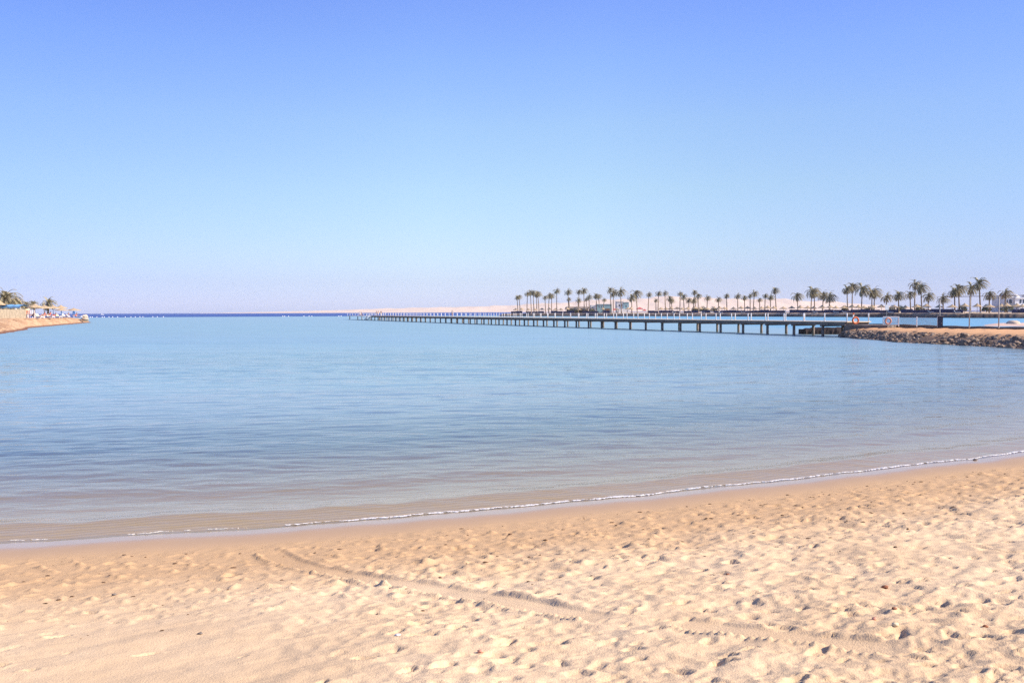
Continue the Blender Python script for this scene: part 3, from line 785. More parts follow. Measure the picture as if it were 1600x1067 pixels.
o = canopy_tent(960, 8, 4.5, 3.0, 2.2, M['red'], '', '', 'canopy_tent'); tag(o, 'small red canopy in front of the gap between the houses', 'canopy tent')
# white building at the right edge
Yw = shoreY(1590) + 46; wb = empty('white_building', (PX(1585, Yw), Yw, GZ)); tag(wb, 'white two storey building with dark windows at right edge of far beach', 'building'); s4 = Yw / FPX
def wx(u): return (u - 1585)*s4
ztop = PZ(1585, 463, Yw) - GZ
mb = MB(); block(mb, wx(1570), wx(1582.5), 0, 9, -.3, ztop-.6); block(mb, wx(1582.55), wx(1625), -1.2, 9, -.3, ztop-1.0); mb.build('wall', M['whitewash'], wb)
mb = MB(); block(mb, wx(1569.5), wx(1582.52), -.3, 9.3, ztop-.598, ztop); block(mb, wx(1582.56), wx(1625), -1.5, 9.3, ztop-.998, ztop-.5); mb.build('parapet', M['whitewash'], wb)
for uc in (1577, 1595, 1612):
    mb = MB(); mb.lathe([(1.6, 0), (1.5, .55), (1.1, 1.05), (.5, 1.35), (.02, 1.45)], 14, (wx(uc), 4, ztop-.02 if uc < 1582 else ztop-.52)); mb.build('dome', M['offwhite'], wb, True)
zc = PZ(1585, 470.2, Yw) - GZ
for (ua, ub_, yy) in ((1572.2, 1574.4, 0), (1576, 1580.3, 0), (1589.5, 1592.5, -1.2), (1594.5, 1597.5, -1.2), (1604, 1608, -1.2), (1613, 1617, -1.2)):
    n_ = 8; hw = (ub_-ua)*s4/2; cx = wx((ua+ub_)/2)
    pts = [(cx-hw, zc-1.0), (cx+hw, zc-1.0)] + [(cx+hw*math.cos(math.pi*k/n_), zc+.25+hw*math.sin(math.pi*k/n_)*.8) for k in range(n_+1)]
    mb = MB(); k = len(pts)
    mb.add([(x_, yy-.05, z_) for x_, z_ in pts] + [(x_, yy-.003, z_) for x_, z_ in pts], [tuple(range(k))] + [(i, (i+1) % k, k+(i+1) % k, k+i) for i in range(k)])
    mb.build('window', M['window'], wb)
mb = MB(); block(mb, wx(1584), wx(1625), -3.6, -1.21, -.3, 2.9); mb.build('terrace', M['whitewash'], wb)

# ------------------------------------------------------------------ the long pier
A_, B_ = 76.56, -.435
dv = Vector((B_, 1, 0)).normalized(); nv = Vector((dv.y, -dv.x, 0))
O_ = Vector((A_ + B_*85, 85, 0)); KT = math.sqrt(1 + B_*B_)
pier = empty('pier', O_); tag(pier, 'long straight pier on dark piles running out to sea', 'pier')
RM = Matrix((( nv.x, dv.x, 0), (nv.y, dv.y, 0), (0, 0, 1))).to_4x4()   # local x across, y along
pier.rotation_euler = RM.to_euler()
PW = 3.05; DZ0 = 1.74; T1 = (294 - 85)*KT; T2 = (331 - 85)*KT
def tz(Zv): return (Zv - 85)*KT
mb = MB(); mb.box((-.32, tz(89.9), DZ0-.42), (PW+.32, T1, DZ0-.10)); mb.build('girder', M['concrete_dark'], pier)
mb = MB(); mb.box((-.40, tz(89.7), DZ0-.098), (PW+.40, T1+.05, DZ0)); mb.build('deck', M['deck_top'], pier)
pile_d = None; beam_d = None
for i in range(48):
    tt = tz(93.15 + i*(293.7 - 93.15)/47)
    for wx_ in (.0, PW):
        if pile_d is None:
            q_ = MB(); q_.tube([(0,0,-2.5), (0,0,.3), (0,0,DZ0-.60)], [.17, .165, .16], 10)
            po_ = q_.build('pile', M['pile'], pier, True); pile_d = po_.data
        else: po_ = bpy.data.objects.new('pile', pile_d); col.objects.link(po_); po_.parent = pier
        po_.location = (wx_, tt, 0)
    if beam_d is None:
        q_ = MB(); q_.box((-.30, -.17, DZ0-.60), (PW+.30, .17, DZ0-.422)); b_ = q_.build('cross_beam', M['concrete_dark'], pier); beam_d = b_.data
    else: b_ = bpy.data.objects.new('cross_beam', beam_d); col.objects.link(b_); b_.parent = pier
    b_.location = (0, tt, 0)
post_d = None
for side, xx in ((0, -.22), (1, PW+.22)):
    rope = MB(); pts = []
    Zp = 89.7 if side == 0 else 89.9
    ts = []
    while Zp < 293.5: ts.append(tz(Zp)); Zp += 3.03
    for a, b in zip(ts[:-1], ts[1:]):
        for k in range(4): f = k/4; pts.append((xx, a + (b-a)*f, DZ0 + .86 - .05*4*f*(1-f)))
    pts.append((xx, ts[-1], DZ0+.86))
    rope.tube(pts, .011, 4); ro = rope.build('railing', M['offwhite'], pier)
    for j_, tt in enumerate(ts):
        if side == 1 and j_ == 1: continue
        if post_d is None:
            q_ = MB(); q_.tube([(0,0,0), (0,0,.90), (0,0,.93)], [.062, .062, .04], 10); q_.tube([(0,0,0), (0,0,.03)], [.12, .12], 10)
            p_ = q_.build('post', M['white'], ro, True); post_d = p_.data
        else: p_ = bpy.data.objects.new('post', post_d); col.objects.link(p_); p_.parent = ro
        p_.location = (xx, tt, DZ0)
# low end platform with its own thin deck, posts, and the stair to the water
PLZ = 1.58
mb = MB(); mb.box((-.4, T1+.9, PLZ-.2), (PW+2.4, T2, PLZ)); mb.build('end_platform', M['offwhite'], pier)
for tt in (tz(302), tz(315), tz(328.5)):
    for wx_ in (.1, PW+2):
        po_ = bpy.data.objects.new('pile', pile_d); col.objects.link(po_); po_.parent = pier; po_.location = (wx_, tt, PLZ-.2-(DZ0-.60))
rr = MB(); rr.box((-.33, T1+1.0, PLZ+.86), (-.27, T2-.1, PLZ+.92)); rr.box((PW+2.27, T1+1.0, PLZ+.86), (PW+2.33, T2-.1, PLZ+.92)); rr.box((-.265, T2-.16, PLZ+.86), (PW+2.265, T2-.1, PLZ+.92))
ro = rr.build('railing', M['white'], pier)
for tt in np.linspace(T1+1.2, T2-.13, 9):
    for xx in (-.3, PW+2.3):
        p_ = bpy.data.objects.new('post', post_d); col.objects.link(p_); p_.parent = ro; p_.location = (xx, float(tt), PLZ)
mb = MB()
for k in range(9): mb.box((-1.75, T1-2.0+k*.85, 1.55-k*.185), (-.42, T1-2.0+k*.85+.62, 1.62-k*.185))
for xx in (-1.78, -.48):
    mb.add([(xx, T1-2.2, 1.42), (xx+.07, T1-2.2, 1.42), (xx+.07, T1+5.9, -.25), (xx, T1+5.9, -.25), (xx, T1-2.2, 1.72), (xx+.07, T1-2.2, 1.72), (xx+.07, T1+5.9, .05), (xx, T1+5.9, .05)], [(3,2,1,0),(4,5,6,7),(0,1,5,4),(1,2,6,5),(2,3,7,6),(3,0,4,7)])
    mb.tube([(xx+.03, T1-2.2, 2.55), (xx+.03, T1+5.9, .9)], .05, 6)
    for f in (0, .5, 1): mb.tube([(xx+.03, T1-2.2+8.1*f, 1.7-1.65*f), (xx+.03, T1-2.2+8.1*f, 2.55-1.65*f)], .04, 6)
mb.build('stair', M['white'], pier)

# ------------------------------------------------------------------ causeway: rubble bank, sandy top, concrete kerb
wl_pts = [(1322, 527.5), (1340, 529.3), (1370, 531.5), (1400, 534.3), (1430, 536), (1500, 539.3), (1550, 541.7), (1600, 545)]
WLp = []
for u, v in wl_pts:
    Y = CAMZ * FPX / (v - hor(u)); WLp.append((PX(u, Y), Y))
WLp += [(41.5, 50), (41, 42), (36, 33), (30, 27)]
KB = [(38.6, 93.6), (42.3, 89.5), (44.6, 82.5), (48.8, 76), (56, 66), (62, 50), (60, 38), (50, 27)]
def resample(pts, n):
    p = np.array(pts, float); d = np.concatenate([[0], np.cumsum(np.hypot(*np.diff(p, axis=0).T))]); t_ = np.linspace(0, d[-1], n)
    return np.stack([np.interp(t_, d, p[:, 0]), np.interp(t_, d, p[:, 1])], -1)
# match both edges by parameter
kpar = [0, .12, .28, .45, .62, .8, .9, 1.0]
def edge_at(pts, pars, t_): 
    p = np.array(pts); return np.stack([np.interp(t_, pars, p[:, 0]), np.interp(t_, pars, p[:, 1])], -1)
tN = np.linspace(0, 1, 260)
front = resample(WLp, 260)
wpar = np.linspace(0, 1, len(WLp))
back = resample(KB, 260)
qf = np.array([0, .10, .22, .36, .48, .6, .8, 1.0])
zf = np.array([-.5, .02, .46, .80, .96, 1.03, 1.08, 1.10])
CX = np.zeros((len(qf), 260)); CY = CX.copy(); CZ = CX.copy()
nb = (back - front); ln = np.hypot(nb[:, 0], nb[:, 1]); nb = nb / ln[:, None]
dist = np.array([-1.2, 0, 1.1, 2.2, 2.9, 3.6, 0, 0])
for j in range(len(qf)):
    if j < 6: d_ = np.full(260, dist[j])
    elif j == 6: d_ = 3.6 + (ln - 3.6)*.5
    else: d_ = ln
    d_ = np.minimum(d_, ln*(.12+.88*j/7)) if j > 0 else d_
    CX[j] = front[:, 0] + nb[:, 0]*d_; CY[j] = front[:, 1] + nb[:, 1]*d_
    CZ[j] = zf[j] + .10*vn(CX[j]*.8, CY[j]*.8, 17)*(j > 1) + .05*vn(CX[j]*2.4, CY[j]*2.4, 18)
t = NT('causeway_sand'); pos = t.n('TexCoord').outputs['Object']; zz = t.n('SeparateXYZ', {0: pos}).outputs[2]
c = t.mix(t.mr(t.noise(pos, .8, 4, .6), .35, .65), (.58, .34, .17), (.50, .29, .15))
c = t.mix(t.mr(t.math('ADD', zz, t.math('MULTIPLY', t.noise(pos, 1.2, 3), .3)), .55, 1.15), (.16, .115, .085), c)
m_ = t.surf(t.n('BsdfPrincipled', {'Base Color': c, 'Roughness': .95, 'Specular IOR Level': .1}).outputs[0])
cs = grid_obj('causeway', CX[::-1], CY[::-1], CZ[::-1], m_); tag(cs, kind='structure')
# tip cap
# rubble stones
rg = random.Random(77)
rock_m = NT('rubble_rock'); pos = rock_m.n('TexCoord').outputs['Object']
cc = rock_m.ramp(rock_m.noise(pos, 1.7, 4, .7), [(.32, (.085, .058, .042)), (.5, (.22, .158, .112)), (.66, (.43, .325, .225))])
bnn = rock_m.n('Bump', {'Strength': .8, 'Distance': .05, 'Height': rock_m.noise(pos, 6, 5, .65)}).outputs[0]
RK = rock_m.surf(rock_m.n('BsdfPrincipled', {'Base Color': cc, 'Roughness': .9, 'Normal': bnn, 'Specular IOR Level': .2}).outputs[0])
def rock(mb, c, r, rg):
    n1_, n2_ = 8, 5; vs = []; fs = []; rz = rg.uniform(0, 6); tx = rg.uniform(-.4, .4)
    sx_, sy_, sz_ = r*rg.uniform(.8, 1.4), r*rg.uniform(.8, 1.3), r*rg.uniform(.55, .95)
    Mx = Matrix.Rotation(rz, 3, 'Z') @ Matrix.Rotation(tx, 3, 'X')
    for i in range(n2_ + 1):
        th = math.pi*i/n2_
        for k in range(n1_):
            ph = 2*math.pi*k/n1_; qv = rg.uniform(.78, 1.18) if 0 < i < n2_ else 1
            x_ = math.copysign(abs(math.cos(ph))**.7, math.cos(ph)); y_ = math.copysign(abs(math.sin(ph))**.7, math.sin(ph))
            p_ = Mx @ Vector((sx_*qv*math.sin(th)*x_, sy_*qv*math.sin(th)*y_, sz_*qv*math.cos(th)))
            vs.append((c[0]+p_.x, c[1]+p_.y, c[2]+p_.z))
    for i in range(n2_):
        for k in range(n1_): fs.append((i*n1_+k, (i+1)*n1_+k, (i+1)*n1_+(k+1) % n1_, i*n1_+(k+1) % n1_))
    mb.add(vs, fs)
rub = MB()
def slope_pt(i, d_):
    x_ = front[i, 0] + nb[i, 0]*d_; y_ = front[i, 1] + nb[i, 1]*d_
    z_ = float(np.interp(d_, dist[:6], zf[:6])); return x_, y_, z_
for k in range(2300):
    i = int(rg.random()**1.2 * 259); d_ = min(rg.uniform(-.35, 2.6), ln[i]*.8)
    if d_ > 2.0 and rg.random() < .65: continue
    x_, y_, z_ = slope_pt(i, d_); rock(rub, (x_, y_, z_ - .04), .08 + .17*rg.random()**1.6, rg)
for k in range(70):   # round the tip, under the pier's landing
    a = rg.uniform(0, 1); x_ = 37.0 + 3.2*a + rg.uniform(-.3, .3); y_ = 90.0 + 4.0*a + rg.uniform(-.8, .6)
    rock(rub, (x_, y_, rg.uniform(.0, .55)), rg.uniform(.15, .34), rg)
ro_ = rub.build('rock_rubble', RK); tag(ro_, kind='stuff')
for k in range(26):
    i = int(rg.random()**1.3 * 150); d_ = min(rg.uniform(-.2, 1.9), ln[i]*.7)
    x_, y_, z_ = slope_pt(i, d_); q_ = MB(); rock(q_, (0, 0, 0), rg.uniform(.24, .38), rg)
    o = q_.build('boulder', RK, loc=(x_, y_, z_ + .02)); tag(o, 'grey brown boulder bedded in the rubble bank below the sandy causeway', 'boulder', 'boulders of the rubble bank')
# kerb wall on the far side
kp = resample(KB[:6], 60)
mb = MB(); vs = []; fs = []
for i in range(60):
    a = kp[max(i-1, 0)]; b = kp[min(i+1, 59)]; d_ = (b-a)/np.hypot(*(b-a)); nn = np.array([d_[1], -d_[0]])
    if nn[0] > 0: nn = -nn
    top = 1.46 - .12*sst(0, 20, float(i)) + .03*math.sin(i*1.7)
    for (o_, z_) in ((0, -.4), (0, top), (-.55, top), (-.55, -.4)): vs.append((kp[i][0] + nn[0]*o_, kp[i][1] + nn[1]*o_, z_))
for i in range(59):
    for k in range(4): fs.append((i*4+k, i*4+(k+1) % 4, (i+1)*4+(k+1) % 4, (i+1)*4+k))
fs += [(3,2,1,0), (59*4, 59*4+1, 59*4+2, 59*4+3)]
mb.add(vs, fs); o = mb.build('kerb_wall', M['concrete_dark']); tag(o, 'low dark concrete kerb wall along the back of the sandy causeway', 'wall')
# landing slab between pier and causeway
mb = MB(); mb.add([(37.2,90.0,.6),(39.9,92.2,.6),(43.0,89.2,.6),(40.6,86.9,.6),(37.2,90.0,1.40),(39.9,92.2,1.40),(43.0,89.2,1.34),(40.6,86.9,1.34)], [(3,2,1,0),(4,5,6,7),(0,1,5,4),(1,2,6,5),(2,3,7,6),(3,0,4,7)])
o = mb.build('landing_slab', M['concrete_dark']); tag(o, 'dark concrete landing slab where the pier meets the rubble bank', 'slab')
# low block, near black all over, under the pier's landward end
Yk = 100.5; x0, x1 = PX(1259.5, Yk), PX(1342, Yk)
vs, fs = [], []; n_ = 24
kr = random.Random(9)
for i in range(n_+1):
    x_ = x0 + (x1-x0)*i/n_; tp = .62 + .20*sst(0, 8, float(i)) + kr.uniform(-.05, .06)
    for (y_, z_) in ((Yk, -.6), (Yk+kr.uniform(-.1,.1), tp*.55), (Yk+.1, tp), (Yk+2.6, tp+.02), (Yk+2.7, -.6)): vs.append((x_, y_, z_))
for i in range(n_):
    for k in range(5): fs.append((i*5+k, (i+1)*5+k, (i+1)*5+(k+1) % 5, i*5+(k+1) % 5))
fs += [(0,1,2,3,4), (n_*5+4, n_*5+3, n_*5+2, n_*5+1, n_*5)]
mb = MB(); mb.add(vs, fs); o = mb.build('low_block', mat('blackish_block', (.045, .03, .028), .9, .4, 1.5, .05, 5)); tag(o, 'low blackish block in the water behind the last pier piles', 'stone block')

# chain link fence, gate, cabinet, poles
def lattice(mb, x0, x1, z0, z1, p_, r, y=0):
    n_ = int((x1-x0 + z1-z0)/p_)
    for k in range(n_):
        c_ = x0 - (z1-z0) + k*p_
        a = max(c_, x0); b = min(c_ + (z1-z0), x1)
        if b - a > .02:
            mb.tube([(a, y, z0 + a - c_), (b, y, z0 + b - c_)], r, 3, False)
            mb.tube([(a, y+.004, z1 - (a - c_)), (b, y+.004, z1 - (b - c_))], r, 3, False)
def between(u0, Y0, u1, Y1):
    a = Vector((PX(u0, Y0), Y0, 0)); b = Vector((PX(u1, Y1), Y1, 0)); d = b - a; return a, d.length, math.atan2(d.y, d.x)
a, Lf, rz = between(1404, 87.5, 1466, 82.5); zb = PZ(1434, 508.3, 85)
fe = empty('chain_link_fence', (a.x, a.y, zb), rz); tag(fe, 'grey chain link fence panel between white gate and dark blue cabinet', 'fence')
mb = MB(); lattice(mb, 0, Lf, .04, .82, .075, .0055); mb.build('mesh_panel', M['steel'], fe)
mb = MB(); mb.tube([(0,0,.83),(Lf,0,.83)], .014, 6); mb.build('top_rail', M['steel'], fe)
for x_ in (0.05, Lf*.48, Lf-.03):
    mb = MB(); mb.tube([(x_, -.04, -.15), (x_, -.04, .92)], .05, 8); mb.build('post', M['white'], fe)
a, Lg, rz = between(1379.8, 88.5, 1403.2, 88.2); zb = PZ(1391, 507.8, 88.4)
ga = empty('gate', (a.x, a.y, zb), rz); tag(ga, 'white framed mesh gate with an orange ring hung on it', 'gate')
mb = MB(); Hh = .86
for (p, q_) in (((0,0),(Lg,0)), ((0,Hh),(Lg,Hh)), ((0,0),(0,Hh)), ((Lg,0),(Lg,Hh))): mb.tube([(p[0],0,p[1]+.03),(q_[0],0,q_[1]+.03)], .045, 8)
mb.build('frame', M['white'], ga)
mb = MB(); lattice(mb, .04, Lg-.04, .07, Hh-.02, .07, .006); mb.build('mesh_panel', M['offwhite'], ga)
for z_ in (.30, .58):
    mb = MB(); mb.tube([(.04,-.02,z_),(Lg-.04,-.02,z_)], .022, 6); mb.build('bar', M['white'], ga)
def ring(name, loc, R0, r0, m, label, rx=0, rz=0, bands=True):
    mb = MB(); n1_, n2_ = 28, 10; vs = []; fs = []
    for i in range(n1_):
        a_ = 2*math.pi*i/n1_
        for k in range(n2_):
            b_ = 2*math.pi*k/n2_; rr_ = R0 + r0*math.cos(b_); vs.append((rr_*math.cos(a_), r0*math.sin(b_), rr_*math.sin(a_)))
    for i in range(n1_):
        for k in range(n2_): fs.append((i*n2_+k, ((i+1) % n1_)*n2_+k, ((i+1) % n1_)*n2_+(k+1) % n2_, i*n2_+(k+1) % n2_))
    o = empty(name, loc); o.rotation_euler = (rx, 0, rz); tag(o, label, 'life ring')
    mb.add(vs, fs); mb.build('ring', m, o, True)
    for q_ in range(4):
        mb = MB(); vs = []; fs = []
        for i in range(4):
            a_ = q_*math.pi/2 + .785 + (i-1.5)*.08
            for k in range(n2_):
                b_ = 2*math.pi*k/n2_; rr_ = R0 + (r0+.006)*math.cos(b_); vs.append((rr_*math.cos(a_), (r0+.006)*math.sin(b_), rr_*math.sin(a_)))
        for i in range(3):
            for k in range(n2_): fs.append((i*n2_+k, (i+1)*n2_+k, (i+1)*n2_+(k+1) % n2_, i*n2_+(k+1) % n2_))
        mb.add(vs, fs); mb.build('band', M['offwhite'] if bands else m, o, True)
    return o
Yr = 88.3
ring('life_ring', (PX(1337.3, Yr) - .12, Yr - .2, PZ(1337.3, 500.6, Yr)), .335, .095, M['orange'], 'bright orange life ring hung on the pier post above the rubble', 0, .15, False)
ring('life_ring', (PX(1387, 88.1), 88.1 - .12, PZ(1387, 501.5, 88.2)), .315, .085, M['orange_pale'], 'faded pinkish orange life ring hung on the white gate', .1, .05, False)
mb = MB(); Yq = 93.2; zq = DZ0
q_ = empty('marker_post', (PX(1333.4, Yq), Yq, zq)); tag(q_, 'short white post with an orange cap beside the orange life ring', 'post')
zt = PZ(1333.4, 489, Yq)
mb.tube([(0,0,0),(0,0,zt-zq-.18)], .07, 10); mb.build('shaft', M['white'], q_)
mb = MB(); mb.tube([(0,0,zt-zq-.178),(0,0,zt-zq-.05),(0,0,zt-zq)], [.10, .10, .05], 10); mb.build('cap', M['orange'], q_)
# sign on a pole
Ys = 96.0; X_ = PX(1385.5, Ys)
sg = empty('sign', (X_, Ys, .9)); tag(sg, 'blank white square sign board on a thin pole behind the gate', 'sign')
z0, z1 = PZ(1385.5, 484.3, Ys) - .9, PZ(1385.5, 476.2, Ys) - .9; hw = 2.9*Ys/FPX
mb = MB(); mb.box((-hw, -.03, z0), (hw, .01, z1)); mb.build('board', M['white'], sg)
mb = MB(); mb.tube([(0, .045, -1.4), (0, .045, z1-.05)], .03, 8); mb.build('pole', M['steel'], sg)
# cabinet
Yc = 82.5; X_ = PX(1469, Yc); zc_ = 1.25
cb = empty('cabinet', (X_, Yc, zc_), -.42); tag(cb, 'dark blue upright cabinet at the end of the chain link fence', 'cabinet')
hh_ = PZ(1469, 493.5, Yc) - zc_
mb = MB(); mb.box((-.24, -.22, -.2), (.24, .22, hh_-.05)); mb.build('body', mat('cabinet_blue', (.03, .035, .055), .5, .25, 3), cb)
mb = MB(); mb.box((-.28, -.26, hh_-.048), (.28, .26, hh_)); mb.build('top', M['concrete'], cb)
mb = MB(); mb.box((-.19, -.245, .02), (.19, -.222, hh_-.14)); dr = mb.build('door', mat('cabinet_door', (.03, .04, .075), .45, .2, 3), cb)
mb = MB(); mb.box((.11, -.275, .30), (.15, -.247, .44)); mb.build('handle', M['steel'], dr)
# tall pipe poles with top pipe
for (u, Yq, vt, vb, nm) in ((1468.2, 83.5, 469, 509, 'left'), (1514.6, 80.0, 463, 511, 'middle'), (1560.6, 76.8, 462.5, 512, 'right')):
    z0 = PZ(u, vb, Yq) - .2; o = empty('net_pole', (PX(u, Yq), Yq, z0)); h_ = PZ(u, vt, Yq) - z0
    tag(o, {'left': 'slim pole rising behind the dark blue cabinet', 'middle': 'tall grey pole standing midway between cabinet and right tall pole', 'right': 'tall grey pole standing nearest the white building'}[nm], 'pole')
    mb = MB(); mb.tube([(0,0,0),(0,0,h_)], .052, 10); mb.build('shaft', M['steel'], o, True)
    mb = MB(); mb.lathe([(.085, 0), (.085, .10), (.055, .14)], 10, (0,0,.18)); mb.build('base', M['steel'], o)
    mb = MB(); mb.lathe([(.06, 0), (.05, .05), (.01, .08)], 10, (0,0,h_-.005)); mb.build('cap', M['steel'], o)
mb = MB(); pp = [(1479, 82.6, 464.2), (1497, 81.3, 463.6), (1514.6, 79.95, 463.2), (1537, 78.4, 463), (1560.6, 76.75, 462.6), (1600, 74, 461.6), (1660, 70.5, 460)]
mb.tube([(PX(u, Y), Y - .06, PZ(u, v, Y)) for u, v, Y in [(a_, c_, b_) for a_, b_, c_ in pp]], .028, 8); o = mb.build('top_pipe', M['wood']); tag(o, 'thin dark horizontal pipe across the tops of the tall poles', 'pipe')
# sand bar with a pale rock behind the poles
Xs = []; nx_ = 60; ny_ = 12
gx = np.linspace(0, 1, nx_); gy = np.linspace(0, 1, ny_)
BX = np.zeros((ny_, nx_)); BY = BX.copy(); BZ = BX.copy()
for j in range(ny_):
    uu_ = 1505 + 260*gx; Yv = 140 + 22*gy[j] + 3*np.sin(gx*7); BX[j] = (uu_ - 800)/FPX*Yv; BY[j] = Yv
    BZ[j] = -.4 + .85*np.sin(np.pi*gy[j])**.7*sst(0, .25, gx) + .06*vn(BX[j]*.3, BY[j]*.3, 19)
sb = grid_obj('sand_bar', BX, BY, BZ, mat('pink_sand', (.58, .42, .33), .95, .15, .3)); tag(sb, kind='structure')
Yq = 150.0; mb = MB(); mb.lathe([(1.15, -.3), (1.12, .15), (.95, .42), (.6, .6), (.02, .66)], 18, jit=.06, rng=random.Random(3))
o = mb.build('rock', M['pale_stone'], None, True, (PX(1583, Yq), Yq, .35)); tag(o, 'pale rounded rock on the sand bar behind the right tall pole', 'rock')

# ------------------------------------------------------------------ left spit with its beach bar
lw = [(-160, 545, None), (0, 521.5, None), (20, 518.5, None), (40, 515.5, None), (43, 512.6, None), (70, 510.4, None), (100, 507.6, None), (124, 505.6, None), (131.5, 504.6, None)]
LP = []
for u, v, _ in lw:
    Y = CAMZ*FPX/(v - hor(u)); LP.append((PX(u, Y), Y))
LP2 = LP[:]
tipx, tipy = LP[-1]
LP2 += [(tipx-2, tipy+8), (tipx-10, tipy+16), (tipx-30, tipy+24), (tipx-70, tipy+30), (tipx-140, tipy+30)]
nP = 420
pl = resample(LP2, nP)
kk = np.hanning(7); kk /= kk.sum()
pl = np.stack([np.convolve(np.pad(pl[:, i], 3, 'edge'), kk, 'valid') for i in (0, 1)], -1)
tg = np.gradient(pl, axis=0); tg /= np.hypot(tg[:, 0], tg[:, 1])[:, None]
nr_ = np.stack([-tg[:, 1], tg[:, 0]], -1)                      # to the left of the walk: inland
dd_ = np.array([-1.0, 0, .7, 1.6, 2.6, 3.6, 5.0]); zz_ = np.array([-.6, .05, .50, 1.05, 1.55, 1.82, 1.92])
cen_ = np.array([-190.0, 215.0])
SX = np.zeros((len(dd_)+4, nP)); SY = SX.copy(); SZ = SX.copy()
yfac = np.interp(pl[:, 1], [60, 130, 150, 165, 240, 262, 290], [.8, .8, .75, 1.02, .92, .72, .85])
for j in range(len(dd_)):
    wob = .45*vn(pl[:, 0]*.35, pl[:, 1]*.35 + j*.4, 20) * (j > 0)
    SX[j] = pl[:, 0] + nr_[:, 0]*(dd_[j] + wob); SY[j] = pl[:, 1] + nr_[:, 1]*(dd_[j] + wob)
    SZ[j] = zz_[j]*(yfac if j > 1 else 1) + (.28*vn(SX[j]*.5, SY[j]*.5, 23) + .18*vn(SX[j]*1.5, SY[j]*1.5, 24))*(1 < j < 6)
for j, f in enumerate((.25, .5, .8, 1.0)):
    k = len(dd_) + j; SX[k] = SX[len(dd_)-1]*(1-f) + cen_[0]*f; SY[k] = SY[len(dd_)-1]*(1-f) + cen_[1]*f; SZ[k] = SZ[len(dd_)-1]*(1-f) + 2.0*f
t = NT('spit_earth'); pos = t.n('TexCoord').outputs['Object']; zz = t.n('SeparateXYZ', {0: pos}).outputs[2]
c = t.mix(t.mr(t.noise(pos, .5, 5, .65), .35, .65), (.52, .35, .205), (.36, .215, .12))
c = t.mix(t.mr(t.noise(t.n('Mapping', {'Vector': pos, 'Scale': (.5, .5, 2.2)}).outputs[0], .9, 5, .75), .54, .66, 0, .8), c, (.16, .085, .05))
c = t.mix(t.mr(zz, .12, .42), (.15, .075, .05), c)
bnn = t.n('Bump', {'Strength': .9, 'Distance': .2, 'Height': t.noise(pos, 1.6, 5, .65)}).outputs[0]
m_ = t.surf(t.n('BsdfPrincipled', {'Base Color': c, 'Roughness': .95, 'Normal': bnn, 'Specular IOR Level': .1}).outputs[0])
lsp = grid_obj('spit', SX, SY, SZ, m_); tag(lsp, kind='structure')
def lgz(u, Y): return float(np.interp(Y, [120, 165, 240, 262], [1.7, 1.95, 1.75, 1.4]))
def lp(u, Y): return PX(u, Y), Y
# fence of upright slats
a, Lf, rz = between(-30, 158, 41.5, 183); zb = PZ(20, 497.6, 172)
fe = empty('slat_fence', (a.x, a.y, zb), rz); tag(fe, 'tan fence of upright slats along the left bank', 'fence')
npan = 7; fr_ = random.Random(2)
zt = PZ(20, 483.3, 172) - zb
for p in range(npan):
    mb = MB(); x0 = Lf*p/npan; x1 = Lf*(p+1)/npan; n_ = int((x1-x0)/.17)
    for k in range(n_):
        xa = x0 + (x1-x0)*k/n_; mb.box((xa+.012, -.025 - .02*(k % 2), -.4), (xa + (x1-x0)/n_ - .012, .02, zt + fr_.uniform(-.05, .04)))
    mb.build('slat_panel', M['slat'], fe)
    mb = MB(); mb.tube([(x0, .12, -.4), (x0, .12, zt+.1)], .07, 6); mb.build('post', M['slat'], fe)
    mb = MB(); mb.box((x0, .022, zt*.8), (x1, .07, zt*.8+.1)); mb.build('rail', M['slat'], fe)
mb = MB(); a2, Lr, rz2 = between(40.5, 184, 46.8, 187); zb2 = PZ(43, 496, 185)
bo = empty('notice_board', (a2.x, a2.y, zb2), rz2); tag(bo, 'russet board standing at the right end of the slat fence', 'board')
mb.box((0, -.04, .7), (Lr, .03, PZ(43, 484.5, 185)-zb2)); mb.build('panel', M['red_board'], bo)
mb = MB(); mb.box((-.05, -.06, PZ(43, 484.5, 185)-zb2+.002), (Lr+.05, .05, PZ(43, 482.8, 185)-zb2)); mb.build('cap', M['cloth_cream'], bo)
for x_ in (.1, Lr-.1):
    mb = MB(); mb.tube([(x_, .08, -.3), (x_, .08, 2.0)], .05, 6); mb.build('leg', M['wood'], bo)
# blue awnings behind the fence
def awning(u0, u1, v0, v1, Y, label):
    X0, X1 = PX(u0, Y), PX(u1, Y); zr = PZ(u0, v1, Y); zt = PZ(u0, v0, Y)
    o = empty('awning', ((X0+X1)/2, Y, 2.0)); hw = (X1-X0)/2; mb = MB(); n_ = 12; vs = []; fs = []
    for i in range(n_+1):
        x_ = -hw + 2*hw*i/n_; dz = -.12*math.sin(math.pi*(i % 4)/4)
        for (y_, z_) in ((-1.8, zr-2), (-1.82, zr-2+.45), (.0, zt-2), (1.8, zr-2+.45), (1.8, zr-2+.41), (0, zt-2-.04), (-1.78, zr-2+.41), (-1.77, zr-2)): vs.append((x_, y_, z_+dz))
    for i in range(n_):
        for k in range(8): fs.append((i*8+k, (i+1)*8+k, (i+1)*8+(k+1) % 8, i*8+(k+1) % 8))
    mb.add(vs, fs); mb.build('canopy', M['blue_cloth'], o)
    for x_ in (-hw*.92, hw*.92):
        for y_ in (-1.6, 1.6):
            mb = MB(); mb.tube([(x_, y_, -.1), (x_, y_, zr-2+.42)], .05, 6); mb.build('leg', M['white'], o)
    tag(o, label, 'awning')
awning(-16, 7, 474.5, 480.5, 196, 'bright blue awning behind the fence at the left edge')
